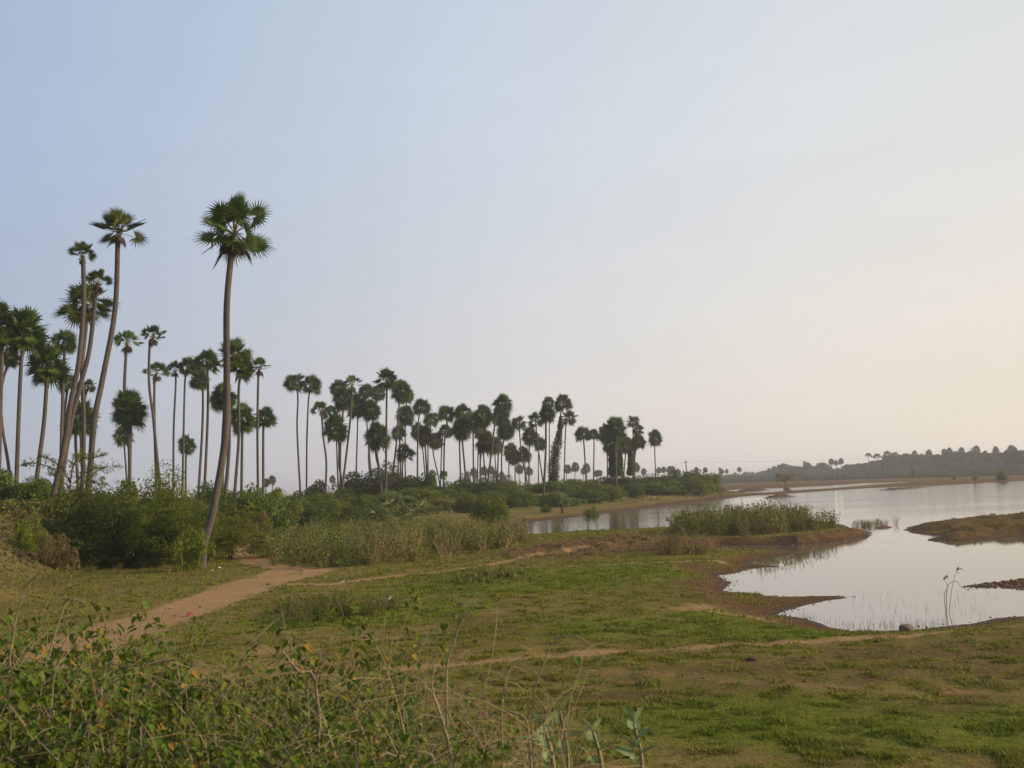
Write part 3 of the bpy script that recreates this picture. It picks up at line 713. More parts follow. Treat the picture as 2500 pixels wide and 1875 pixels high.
# ------------------------------------------------------------------ leaf clouds
def leafquads(C, Nn, size, rng, lenratio=1.6):
    """diamond leaves at C (N,3) facing Nn"""
    n = len(C)
    a = rng.normal(size=(n, 3)); a -= Nn * (a * Nn).sum(1, keepdims=True); a /= np.linalg.norm(a, axis=1, keepdims=True) + 1e-9
    b = np.cross(Nn, a)
    s = size * rng.uniform(.6, 1.4, (n, 1))
    V = np.stack([C - a * s * lenratio * .5, C + b * s * .5, C + a * s * lenratio * .5, C - b * s * .5], 1).reshape(-1, 3)
    return V, np.arange(n * 4).reshape(n, 4)
def rnd_dirs(rng, n, up=0.0):
    d = rng.normal(size=(n, 3)); d[:, 2] += up; d /= np.linalg.norm(d, axis=1, keepdims=True); return d
def bush_mesh(seed, lumps, leaves, size, mat, dome=.5, lumpr=(.18, .38), name="bush_foliage", drape=0.0):
    rng = np.random.default_rng(seed)
    C, N_ = [], []
    cs = []
    for k in range(lumps):
        d = rnd_dirs(rng, 1, .3)[0]; d[2] = abs(d[2])
        r = rng.uniform(.15, .78); c = d * r; c[2] = c[2] * .95 + .08
        cs.append((c, rng.uniform(*lumpr)))
    per = leaves // lumps
    for c, r in cs:
        d = rnd_dirs(rng, per, .25)
        rr = r * (1 - .45 * rng.random(per) ** 2) * (1 + .25 * vnoise(d[:, 0] * 3 + c[0] * 9, d[:, 1] * 3 + d[:, 2] * 2, seed))
        p = c + d * rr[:, None]
        p[:, 2] -= drape * (np.hypot(p[:, 0], p[:, 1]) ** 2)
        keep = p[:, 2] > 0.0
        C.append(p[keep]); N_.append(d[keep])
    C = np.vstack(C); N_ = np.vstack(N_)
    n = N_ + rng.normal(size=N_.shape) * .7; n /= np.linalg.norm(n, axis=1, keepdims=True)
    V, F = leafquads(C, n, size, rng)
    # normalise so that the plant just fills radius 1 and height 1
    e = np.percentile(np.abs(V[:, :2]), 98); h = np.percentile(V[:, 2], 99.3)
    V[:, :2] /= e; V[:, 2] /= h
    return mesh_np(name, V, F, [mat])
def spray_mesh(seed, branches, size, mat, name="bush_foliage", droop=.5, per=46, lift=(25, 85)):
    """arching thorn branches carrying flat sprays of tiny leaves"""
    rng = np.random.default_rng(seed); C, N_ = [], []
    for k in range(branches):
        az = rng.uniform(0, 6.283); el = math.radians(rng.uniform(*lift)); L = rng.uniform(.55, 1.15)
        d = np.array([math.cos(el) * math.cos(az), math.cos(el) * math.sin(az), math.sin(el)])
        o = np.array([rng.uniform(-.35, .35), rng.uniform(-.35, .35), 0])
        for j in range(9):
            t0 = rng.uniform(.35, 1.0); b0 = o + d * L * t0 - np.array([0, 0, droop * (t0 ** 2.2) * .4 * math.cos(el)])
            az2 = az + rng.uniform(-1.2, 1.2); d2 = np.array([math.cos(az2), math.sin(az2), rng.uniform(-.5, .35)]); l2 = rng.uniform(.08, .26)
            t = rng.random(per); sd = np.array([-d2[1], d2[0], 0])
            p = b0 + d2 * (t * l2)[:, None] + sd * (rng.normal(size=per) * .035)[:, None] - np.array([0, 0, 1]) * (droop * .25 * t ** 2 * l2)[:, None] + rng.normal(size=(per, 3)) * .012
            C.append(p); N_.append(np.tile([0, 0, 1.], (per, 1)) + rng.normal(size=(per, 3)) * .55)
    C = np.vstack(C); N_ = np.vstack(N_); N_ /= np.linalg.norm(N_, axis=1, keepdims=True)
    k = C[:, 2] > 0.01; C, N_ = C[k], N_[k]
    V, F = leafquads(C, N_, size, rng)
    e = np.percentile(np.abs(V[:, :2]), 97); h = np.percentile(V[:, 2], 99.3)
    V[:, :2] /= e; V[:, 2] /= h
    return mesh_np(name, V, F, [mat])
def stems_mesh(seed, n, spread=.5, rad=.016, h=.85):
    rng = random.Random(seed); g = Geo()
    for i in range(n):
        a = rng.uniform(0, 6.28); r = spread * rng.uniform(.3, 1)
        p = [np.array([rng.uniform(-.1, .1), rng.uniform(-.1, .1), -.08])]
        for k in range(1, 5):
            t = k / 4
            p.append(np.array([r * math.cos(a) * t ** .8 + rng.uniform(-.04, .04), r * math.sin(a) * t ** .8 + rng.uniform(-.04, .04), h * t * rng.uniform(.8, 1)]))
        g.tube(p, [rad * (1 - .17 * k) for k in range(5)], 4)
    return g.mesh("bush_stems", [M['twig']])
STEMS = [stems_mesh(5 + k, 7) for k in range(3)]
BUSH = {'d': [bush_mesh(200 + k, 22, 7000, .040, M['shrub']) for k in range(3)],
        'k': [bush_mesh(220 + k, 24, 7500, .038, M['shrubdark']) for k in range(3)],
        'y': [bush_mesh(240 + k, 18, 6000, .042, M['shrubyellow']) for k in range(2)],
        'b': [bush_mesh(250 + k, 26, 4500, .030, M['drybush'], lumpr=(.10, .22)) for k in range(2)],
        's': [spray_mesh(260 + k, 34, .030, M['shrub']) for k in range(2)],
        't': [bush_mesh(270 + k, 20, 3600, .040, M['shrubdark'], lumpr=(.12, .26)) for k in range(2)]}
def build_bush(u, vtop, hw, D, kind, label, group="bushes along the palm bank", vbase=None, seed=0, cat="bush", name="bush", mesh=None, deep=None, sink=0.0):
    rng = random.Random(seed + int(u * 7) + int(D))
    b = P(u, 1200, D); gz = ground_z(b.x, b.y)
    if vbase is not None: gz = min(gz, P(u, vbase, D).z) if sink else P(u, vbase, D).z
    h = max(.3, P(u, vtop, D).z - gz); w = hw / FPX * D
    t = root(name, (b.x, b.y, gz), label, cat, group)
    rz = rng.uniform(0, 6.28)
    e = link("foliage", mesh or rng.choice(BUSH[kind]), t, rotz=rz, scale=(w, deep or w, h))
    if deep: e.rotation_euler = (0, 0, 0)
    link("stems", rng.choice(STEMS), t, rotz=rz, scale=(w * .8, w * .8, h * .8))
    return t
# ------------------------------------------------------------------ bushes of the left bank, each a plant of its own
dark_big = bush_mesh(301, 46, 52000, .0165, M['shrubdark'], lumpr=(.14, .30))
green_big = spray_mesh(302, 90, .0150, M['shrub'], per=60, droop=.8)
green_big2 = spray_mesh(303, 70, .0165, M['shrubyellow'], per=52, droop=.8)
tall_spray = spray_mesh(304, 60, .0150, M['shrub'], per=55, droop=.3, lift=(35, 88))
build_bush(265, 1215, 118, 54, 'k', "largest dark thorn bush, deep shade at its foot, left of the highest trunk", mesh=dark_big, seed=1)
build_bush(395, 1205, 130, 53, 's', "broad feathery green bush pressed against the left of the highest trunk", mesh=green_big, seed=2)
build_bush(420, 1158, 92, 61, 'd', "rounded leafy bush rising behind the broad feathery one", seed=3, mesh=bush_mesh(305, 30, 26000, .022, M['shrub']))
build_bush(222, 1140, 58, 56, 's', "upright feathery bush reaching highest beside the tall leaning trunk", mesh=tall_spray, seed=4)
build_bush(560, 1235, 92, 57, 's', "low spreading yellow green bush right of the highest trunk", mesh=green_big2, seed=5)
build_bush(610, 1195, 72, 84, 'k', "dark bush behind the low spreading yellow green one", seed=6)
build_bush(330, 1180, 70, 60, 'd', "bush filling the gap behind the broad feathery one", seed=7)
build_bush(20, 1150, 60, 66, 'd', "leafy bush at the left edge on top of the bank", seed=8)
build_bush(95, 1168, 62, 64, 'd', "leafy bush on top of the bank near the left edge", seed=9, mesh=bush_mesh(306, 30, 22000, .024, M['shrub']))
build_bush(150, 1195, 50, 60, 's', "scrubby bush under the curved palm trunks", seed=10)
build_bush(70, 1262, 42, 50, 'y', "weedy yellow green bush low on the bank at the left", seed=11)
build_bush(140, 1305, 42, 49, 'b', "dry brownish bush on the bank left of the largest dark bush", seed=12)
build_bush(470, 1290, 42, 48, 'y', "pale leaved small bush growing round the foot of the highest trunk", seed=14, mesh=bush_mesh(307, 26, 4200, .035, M['shrubyellow'], lumpr=(.1, .2)))
belt = [ # u, top, half width, distance, kind, label
 (520, 1182, 55, 100, 'k', "dark bush between the highest trunk and the thin flat crowned palm"),
 (650, 1200, 45, 108, 'd', "bush in the dip between the left stand and the isolated pair"),
 (690, 1196, 42, 112, 'k', "dark bush left of the two round trees on the skyline gap"),
 (735, 1200, 50, 120, 'k', "dark shadowy bush at the feet of the isolated pair"),
 (770, 1175, 42, 168, 't', "rounded pale tree like bush behind the isolated pair"),
 (735, 1215, 58, 112, 'd', "green bush in front of the isolated pair"),
 (800, 1205, 55, 125, 'd', "green bush right of the isolated pair"),
 (850, 1195, 52, 128, 'k', "bush below the wide flat crowned leaning palm"),
 (838, 1222, 42, 118, 'y', "pale green upright bush in front of the left clump"),
 (905, 1210, 48, 126, 'd', "bush under the trunks slanting right"),
 (880, 1155, 62, 170, 'k', "large dark round bush behind the left clump trunks"),
 (935, 1135, 52, 172, 'k', "tallest dark bush behind the middle grove"),
 (990, 1160, 60, 165, 'k', "large dark bush behind the highest palm of the middle grove"),
 (965, 1205, 52, 128, 'd', "green bush behind the young fan palms"),
 (1020, 1190, 56, 140, 'd', "green bush right of the young fan palms"),
 (1050, 1150, 36, 160, 't', "vine wrapped bush under the wide dark crown"),
 (1075, 1195, 52, 145, 'd', "bush above the orange bare earth"),
 (1110, 1175, 50, 160, 'k', "dark bush under the twin trunks"),
 (1030, 1225, 40, 132, 'y', "small pale bush left of the orange bare earth"),
 (1075, 1215, 28, 134, 'y', "small bush growing on the orange bare earth"),
 (1165, 1170, 56, 160, 'k', "dark bush under the stacked crowns"),
 (1215, 1185, 50, 158, 'd', "green bush under the big round crown"),
 (1165, 1215, 44, 142, 'd', "low green bush on the bank behind the bushy sapling"),
 (1260, 1175, 52, 165, 'd', "green bush behind the long pale trunk"),
 (1230, 1210, 48, 150, 'd', "broad low bush left of the long pale trunk"),
 (1285, 1205, 42, 153, 'k', "dark low bush at the left of the vine wrapped trunk"),
 (1310, 1180, 45, 168, 'd', "bush behind the long pale trunk and its vines"),
 (1350, 1175, 50, 166, 'd', "bush at the foot of the vine wrapped palm"),
 (1345, 1215, 34, 158, 'y', "pale low bush below the vine wrapped palm"),
 (1400, 1170, 52, 175, 'd', "green bush under the small pair"),
 (1395, 1200, 46, 166, 'y', "yellowish low bush under the small pair"),
 (1450, 1172, 48, 180, 'd', "green bush between the small pair and the thick clump"),
 (1495, 1160, 50, 190, 'k', "dark bush at the foot of the thick clump"),
 (1470, 1190, 40, 176, 'd', "low bush in front of the thick clump"),
 (1550, 1165, 48, 188, 'd', "bush between the thick clump and the solitary palm"),
 (1525, 1185, 38, 178, 'y', "small pale bush below the thick clump"),
 (1600, 1158, 50, 190, 'k', "broad dark bush under the solitary palm"),
 (1590, 1180, 42, 182, 'd', "low green bush below the solitary palm"),
 (1650, 1152, 50, 195, 'k', "broad dark bush right of the solitary palm"),
 (1640, 1178, 36, 188, 'd', "low bush left of the last bush of the bank"),
 (1690, 1150, 44, 200, 'k', "high dark bush second from the lake end of the bank"),
 (1725, 1158, 34, 205, 'd', "last bush of the bank, sloping down to the lake"),
 (1745, 1180, 18, 205, 'y', "small yellowish bush at the very tip of the bank"),
 (640, 1250, 26, 80, 'b', "dry tuft on the bare bank left of the pale thicket"),
 (1130, 1238, 16, 140, 'b', "dry tuft on the slope right of the orange bare earth")]
front = [
 (650, 1218, 34, 96, 'd', "small green bush on the bank beyond the bend of the earth path"),
 (700, 1236, 34, 101, 'd', "dark leafy bush low on the bank above the left end of the pale thicket"),
 (760, 1232, 42, 104, 'k', "low dark bush just behind the pale thicket, left of its middle"),
 (815, 1236, 40, 106, 'd', "low green bush just behind the pale thicket under the left clump"),
 (870, 1232, 40, 108, 'k', "low shadowy bush behind the pale thicket left of the young fan palms"),
 (915, 1240, 34, 110, 'd', "low green bush touching the left side of the young fan palms"),
 (1150, 1228, 34, 132, 'd', "low bush on the slope right of the orange bare earth"),
 (1195, 1226, 36, 136, 'd', "low green bush beside the bushy sapling"),
 (1235, 1225, 34, 140, 'k', "low dark bush between the bushy sapling and the long pale trunk"),
 (1275, 1222, 34, 144, 'd', "low green bush next to the foot of the long pale trunk"),
 (1365, 1212, 40, 156, 'd', "spreading green bush on the slope behind the small young fan palm"),
 (1430, 1205, 38, 164, 'k', "spreading dark bush low on the slope under the small pair"),
 (1485, 1200, 34, 170, 'd', "spreading bush on the slope below the thick clump"),
 (1545, 1192, 34, 178, 'k', "dark bush low on the slope between clump and solitary palm"),
 (1615, 1186, 40, 186, 'd', "spreading bush on the slope right below the solitary palm"),
 (1665, 1180, 38, 190, 'k', "dark rounded bush low on the slope toward the lake end"),
 (1705, 1176, 36, 196, 'd', "green rounded bush low on the slope at the lake end")]
belt += [(u, vt - (16 if u < 1000 else 24 if u < 1400 else 17), hw * 1.15, D + 3, k, lab) for u, vt, hw, D, k, lab in front if u < 1350] + [(u, vt - 12, hw * 1.2, D - 6, k, lab) for u, vt, hw, D, k, lab in front if u >= 1350]
for i, (u, vt, hw, D, k, lab) in enumerate(belt):
    build_bush(u, vt, hw * 1.08, D, k, lab, seed=20 + i)

def bank_scrub():
    rng = np.random.default_rng(66)
    for nm, mat, n, hh, size, lab, thr in (("bank_scrub", M['shrub'], 90000, 1.3, .13, "low green scrub spread over the face of the palm bank", .50), ("bank_grass", M['drybush'], 90000, .55, .11, "tall dry grass on the face of the palm bank", .40)):
        D = np.exp(rng.uniform(math.log(42), math.log(235), n)); u = rng.uniform(-150, 1790, n)
        t = (u - IW / 2) / FPX; x = t * D * 1.0
        sb = sdf(x, D, bund); cl = .5 + fbm(x / 4.5, D / 4.5, 400 + len(nm), 3)
        k = (sb > -1.5) & (sb < 26) & (cl > thr) & (rng.random(n) < sstep(-1.5, 2, sb))
        x, D, cl = x[k], D[k], cl[k]; h = hh * sstep(thr, thr + .25, cl)
        C = np.column_stack([x, D, ground_zs(x, D) + rng.random(len(x)) * h])
        V, F = leafquads(C, rnd_dirs(rng, len(x), .5), 1.0, rng, 1.6 if mat is M['shrub'] else 2.4)
        C4 = np.repeat(C, 4, 0); V = C4 + (V - C4) * size * (.5 + C4[:, 1:2] / 110)
        link(nm, mesh_np(nm, V, F, [mat]), kind="stuff", label=lab, cat="scrub")
bank_scrub()

# thorn tree whose thin branches cross the curved palm trunks
def thorn_tree():
    D = 58; t0 = P(165, 1215, D); gz = ground_z(t0.x, D)
    t = root("thorn_tree", (t0.x, D, gz), "thin airy thorn tree with wispy branches crossing the curved palm trunks", "tree")
    o = np.array([t0.x, D, gz]); g = Geo(); C = []
    rng = np.random.default_rng(8)
    for ln in ([(165, 1260), (170, 1200), (175, 1150), (178, 1110)], [(172, 1180), (150, 1140), (120, 1122), (98, 1112)], [(172, 1170), (120, 1140), (80, 1130), (52, 1135)],
               [(176, 1140), (200, 1120), (230, 1117), (257, 1108)], [(180, 1180), (215, 1150), (250, 1142), (290, 1138)], [(172, 1190), (140, 1165), (120, 1150)], [(176, 1150), (190, 1112), (205, 1108)]):
        p = catmull([np.array(P(u, v, D + rng.uniform(-.8, .8))) - o for u, v in ln], 4)
        g.tube(p, np.linspace(.05, .012, len(p)), 4)
        for q in p[3:]:
            for _ in range(3):
                d = rnd_dirs(rng, 1)[0]; l = rng.uniform(.15, .5); t_ = rng.random(16)
                C.append(q + d * (t_ * l)[:, None] + rng.normal(size=(16, 3)) * .05)
    C = np.vstack(C); n = rnd_dirs(rng, len(C), .8)
    V, F = leafquads(C, n, .055, rng)
    link("trunk", g.mesh("thorn_branches", [M['twig']]), t)
    link("crown", mesh_np("thorn_leaves", V, F, [M['shrubyellow']]), t)
thorn_tree()

# ------------------------------------------------------------------ vines on the wrapped trunks
def vines(pix, D, w, label, seed, name="climbing_vine", n=5200):
    rng = np.random.default_rng(seed)
    pts = np.array(catmull([np.array(P(u, v, D)) for u, v in pix], 8)); o = pts[-1].copy(); o[2] = ground_z(o[0], o[1])
    i = rng.integers(0, len(pts) - 1, n); t = rng.random(n)[:, None]
    c = pts[i] * (1 - t) + pts[i + 1] * t
    fr = i / len(pts)
    ww = np.interp(fr, np.linspace(0, 1, len(w)), w)
    lump = .55 + .9 * vnoise(fr * 14, rng.random(n) * 2, seed)
    d = rnd_dirs(rng, n); d[:, 2] *= .5
    c = c + d * (ww * lump * (1 - .4 * rng.random(n) ** 2))[:, None]
    nn = d + rng.normal(size=d.shape) * .4; nn /= np.linalg.norm(nn, axis=1, keepdims=True); V, F = leafquads(c - o, nn, .16, rng)
    g = Geo(); g.tube([p - o for p in pts[::3]], .07, 5)
    t = root(name, tuple(o), label, "vine", "vines climbing the palm trunks")
    link("foliage", mesh_np("vine_leaves", V, F, [M['vine']]), t); link("stem", g.mesh("vine_stem", [M['twig']]), t)
vines([cropC(*p) for p in [(745, 400), (740, 500), (712, 640), (690, 780), (686, 900), (680, 960)]], K / (70 * .29385) - .3, [.3, .5, 1.0, 1.15, .9, .5], "green vine sheathing the trunk of the highest palm of the far grove", 61, n=7000)
vines([cropC(*p) for p in [(1185, 640), (1190, 760), (1195, 880)]], 183, [.85, .95, 1.2], "broad curtain of vine over the trunks of the thick clump", 62, n=7000)
vines([cropC(*p) for p in [(1240, 680), (1243, 780), (1246, 880)]], 184, [.35, .4, .5], "narrow vine column at the right edge of the thick clump", 63, n=2200)
vines([cropC(*p) for p in [(1330, 690), (1325, 780), (1322, 880)]], 186, [.5, .55, .7], "vine column on the trunk left of the solitary palm", 64, n=3000)
vines([cropC(*p) for p in [(1160, 700), (1160, 800), (1160, 880)]], 184, [.3, .3, .4], "thin vine column at the left edge of the thick clump", 65, n=1600)

# ------------------------------------------------------------------ young fan palms and saplings
M['youngfrond'] = leaf_mat("young_fan_grey_green", (.16, .20, .075), (.24, .26, .11), (.08, .11, .035), 1.2, .2, .4, 6)
def fan_clump(u, v, rpx, D, n, label, seed, trunk_h=0.0, e0=80, e1=5, mat=None):
    rng = random.Random(seed); b = P(u, v, D); gz = ground_z(b.x, D); R = rpx / FPX * D
    t = root("young_fan_palm", (b.x, D, gz), label, "young palm", "young fan palms")
    g = Geo()
    hub = np.array([0, 0, trunk_h])
    for i in range(n):
        el = math.radians(rng.uniform(e1, e0)); az = i * 2.4
        d = np.array([math.cos(el) * math.cos(az), math.cos(el) * math.sin(az), math.sin(el)]); c = hub + d * R * .55
        side = unit(np.cross(d, [0, 0, 1])); n_ = np.cross(side, d)
        fan(g, c, d, unit(n_ + side * rng.uniform(-.8, .8)), R * rng.uniform(.45, .6), 16, rng.uniform(1.0, 1.6), .1, rng, 0, .4)
        q = side * .02
        g.add([hub - q, hub + q, c + q, c - q], [[0, 1, 2], [0, 2, 3]], 1)
    link("crown", g.mesh("fan_clump", [M['youngfrond'], M['stalk']]), t)
    if trunk_h > .3:
        k = Geo(); k.tube([np.array([0, 0, -.2]), np.array([0.03, 0, trunk_h * .5]), hub], [.17, .15, .13], 7)
        for i in range(14):
            a = i * 2.4; z = trunk_h * rng.uniform(.2, .9)
            k.add([[math.cos(a) * .12, math.sin(a) * .12, z], [math.cos(a) * .12, math.sin(a) * .12 + .05, z - .05], [math.cos(a) * .32, math.sin(a) * .32, z + .12]], [[0, 1, 2]])
        link("trunk", k.mesh("young_palm_trunk", [M['dead']]), t)
    return t
fan_clump(950, 1255, 62, 88, 26, "larger left young fan palm with spiky grey green leaves above the pale thicket", 1, 1.3, 85, -25)
fan_clump(1004, 1262, 52, 89, 20, "smaller right young fan palm touching its larger neighbour", 2, 1.2, 85, -25)
build_bush(1192, 1213, 48, 92, 'y', "bushy topped sapling on a dark stump by the near edge of the pond", vbase=None, seed=91, mesh=bush_mesh(392, 20, 9000, .035, M['shrub']))
fan_clump(1372, 1232, 26, 118, 12, "small young fan palm on a short trunk at the pond edge", 3, 1.1, 80, -20)
build_bush(1441, 1238, 16, 112, 'd', "small round bush right at the pond edge", seed=92)
build_bush(1330, 1232, 14, 124, 'd', "small low bush left of the young fan palm at the pond edge", seed=93)

# ------------------------------------------------------------------ far palms and trees
far_list = [(1385, 1145, 9, 520), (1404, 1140, 9, 520), (1432, 1143, 9, 500), (1425, 1150, 7, 520), (1457, 1156, 7, 560), (1464, 1155, 6, 560), (1269, 1145, 9, 480), (1291, 1150, 9, 500),
    (1157, 1152, 9, 480), (1182, 1150, 10, 480), (1198, 1148, 9, 500), (1551, 1141, 10, 430), (1572, 1151, 6, 560), (1608, 1148, 6, 560), (1620, 1147, 6, 560), (1634, 1146, 7, 540), (1642, 1147, 7, 560), (1655, 1152, 6, 560),
    (1700, 1146, 5, 620), (1722, 1147, 5, 620), (1758, 1146, 4, 700), (1764, 1151, 4, 700), (1774, 1150, 4, 720), (1805, 1146, 5, 700), (1758, 1157, 4, 700), (812, 1170, 7, 430), (664, 1172, 9, 330), (650, 1178, 8, 340), (1160, 1160, 7, 520), (1210, 1158, 7, 500), (1225, 1160, 7, 520)]
for i, (u, v, r, D) in enumerate(far_list):
    b = P(u, v, D); vb = 1205 - (u - 700) * .0373
    build_palm([(u + (i % 3 - 1) * 1.5, v + r), (u + (i % 5 - 2), vb + 2)], u, v, r, D, 'F', "tiny hazy palm far off on the skyline", "tiny hazy palms on the skyline", 500 + i, name="distant_palm", rbase=.2)
for i, (u, vt, hw, D, lab) in enumerate([(1215, 1160, 36, 420, "hazy low tree seen between trunks of the middle grove"), (1140, 1152, 24, 430, "hazy tree behind the twin trunks of the middle grove"),
        (635, 1192, 26, 400, "low hazy tree under the gap right of the left stand"), (150, 1190, 40, 300, "hazy tree between the curved trunks low on the skyline"), (300, 1178, 14, 260, "small hazy tree behind the lower broad palm"),
        (510, 1185, 18, 300, "small hazy tree between the highest trunk and its neighbour"), (1700, 1150, 26, 420, "hazy tree behind the lake end of the bank")]):
    build_bush(u, vt, hw, D, 't', lab, group=None, seed=700 + i, cat="tree", name="distant_tree")

def tree_line():
    """the wood across the lake: crowns of many heights in one mass, with palm heads sticking out"""
    rng = np.random.default_rng(4); C, N_, S = [], [], []
    def prof(u):   # top of the wood in the photograph
        return np.interp(u, [1755, 1800, 1850, 1875, 1900, 1920, 1940, 1960, 1980, 2000, 2030, 2060, 2080, 2110, 2140, 2160, 2190, 2220, 2260, 2320, 2380, 2430, 2480, 2560, 2800],
            [1163, 1156, 1152, 1140, 1132, 1136, 1140, 1126, 1138, 1130, 1144, 1134, 1136, 1130, 1120, 1112, 1108, 1112, 1110, 1106, 1102, 1104, 1100, 1094, 1085])
    for k in range(1300):
        u = 1745 + 950 * rng.random(); D = np.interp(u, [1745, 1900, 2500, 2800], [1050, 900, 600, 520]) * rng.uniform(.93, 1.12)
        x = P(u, 1000, D).x; gz = .4
        top = P(u, prof(u) + abs(rng.normal()) * 7 - 3 * (rng.random() < .12) + (0 if rng.random() < .4 else rng.uniform(4, 26)), D).z
        h = max(2.5, top - gz); r = rng.uniform(1.6, 3.4) if rng.random() < .55 else rng.uniform(.9, 1.9)
        n = 110
        d = rnd_dirs(rng, n, .2); rr = r * (.65 + .5 * rng.random(n))
        c = np.array([x, D, gz + max(h - r * .8, r * .5)]) + d * rr[:, None] * [1, 1, rng.uniform(.6, 1.2)]
        C.append(c); N_.append(d)
        if rng.random() < .6:
            m = 40; C.append(np.column_stack([x + rng.normal(size=m) * r * .5, D + rng.normal(size=m), gz + rng.random(m) * h * .8])); N_.append(rnd_dirs(rng, m))
    C = np.vstack(C); N_ = np.vstack(N_); N_ = N_ + rng.normal(size=N_.shape) * .5; N_ /= np.linalg.norm(N_, axis=1, keepdims=True)
    V, F = leafquads(C, N_, 1.0, rng)
    me = mesh_np("far_wood", V, F, [M['far']])
    link("far_wood", me, kind="stuff", label="hazy wood of mixed trees and palms across the lake", cat="wood")
tree_line()
def scrub_band():
    rng = np.random.default_rng(14); n = 60000
    u = 1740 + 1000 * rng.random(n); D = np.interp(u, [1745, 2800], [800, 430]) * (1.1 - .42 * rng.random(n) ** 1.5)
    x = np.array([P(a, 1000, d).x for a, d in zip(u, D)])
    near = D / np.interp(u, [1745, 2800], [800, 430]); hh = 3.2 * (.3 + vnoise(x / 9, D / 30, 6)) * np.clip((near - .72) / .2, .12, 1)
    keep = (vnoise(x / 14, D / 22, 16) > .38) | (near > .95); keep &= fields(x, D)[6] > 1
    C = np.column_stack([x, D, ground_zs(x, D) + rng.random(n) * hh])
    C = C[keep]; V, F = leafquads(C, rnd_dirs(rng, len(C), .6), .7, rng)
    link("far_scrub", mesh_np("far_scrub", V, F, [M['far']]), kind="stuff", label="low scrub along the foot of the wood across the lake", cat="scrub")
scrub_band()
poking = [(2120, 1108, 9, 700, "coco"), (2142, 1110, 10, 610, "coco"), (2166, 1104, 12, 720, "coco"), (2186, 1106, 8, 720, "coco"), (2030, 1127, 6, 760, "F"), (2041, 1130, 5, 760, "F"), (2053, 1126, 6, 760, "F"),
    (2233, 1107, 6, 720, "F"), (2268, 1106, 7, 700, "F"), (2305, 1103, 6, 690, "F"), (2318, 1101, 7, 690, "F"), (2347, 1101, 7, 690, "F"), (2384, 1098, 8, 680, "F"), (2431, 1098, 7, 660, "F"), (2468, 1096, 8, 650, "F"), (2477, 1098, 6, 650, "F")]
for i, (u, v, r, D, k) in enumerate(poking):
    vb = 1163 - (u - 1780) * .0373 + 10
    build_palm([(u, v + r), (u + 2, vb)], u, v, r, D, 'S' if k == "coco" else 'F', "palm head poking above the far wood across the lake", "palm heads above the far wood", 600 + i, name="distant_palm", rbase=.22, skirt=0)

# ------------------------------------------------------------------ poles and wires
def pole(u, vt, D, label, arm=False, r=.13):
    a = P(u, vt, D); gz = ground_z(a.x, D); h = a.z - gz
    t = root("utility_pole", (a.x, D, gz), label, "utility pole", None)
    g = Geo(); g.tube([np.array([0, 0, -.3]), np.array([.05, 0, h * .5]), np.array([0, 0, h])], [r * 1.2, r, r * .8], 8)
    link("post", g.mesh("pole_post", [M['twig']]), t)
    g = Geo(); g.tube([np.array([-.6, 0, h - .5]), np.array([.6, 0, h - .5])], .06, 6)
    for x in (-.5, 0, .5): g.tube([np.array([x, 0, h - .5]), np.array([x, 0, h - .3])], .05, 6)
    link("crossarm", g.mesh("pole_crossarm", [M['twig']]), t)
    return a
pa = pole(1674, 1124, 260, "short dark utility pole standing out of the bushes near the solitary palm")
pb = pole(2372, 1093, 300, "tall thin utility pole on the far shore in front of the wood", r=.12)
def wire(a, b, sag, label, r=.014):
    a, b = Vector(a), Vector(b); o = a.copy()
    p = [np.array(a.lerp(b, t) - o) - np.array([0, 0, sag * 4 * t * (1 - t)]) for t in np.linspace(0, 1, 24)]
    g = Geo(); g.tube(p, r, 4)
    link("power_wire", g.mesh("power_wire", [M['twig']]), loc=tuple(o), label=label, cat="wire", group="wires of the utility line")
lf = P(1440, 1170, 215)
wire(pa - Vector((0, 0, .35)), pb - Vector((0, 0, .35)), 1.2, "thin wire from the short pole across the lake to the tall pole")
wire(lf, pa - Vector((0, 0, .35)), .6, "thin wire running left from the short pole into the palms")

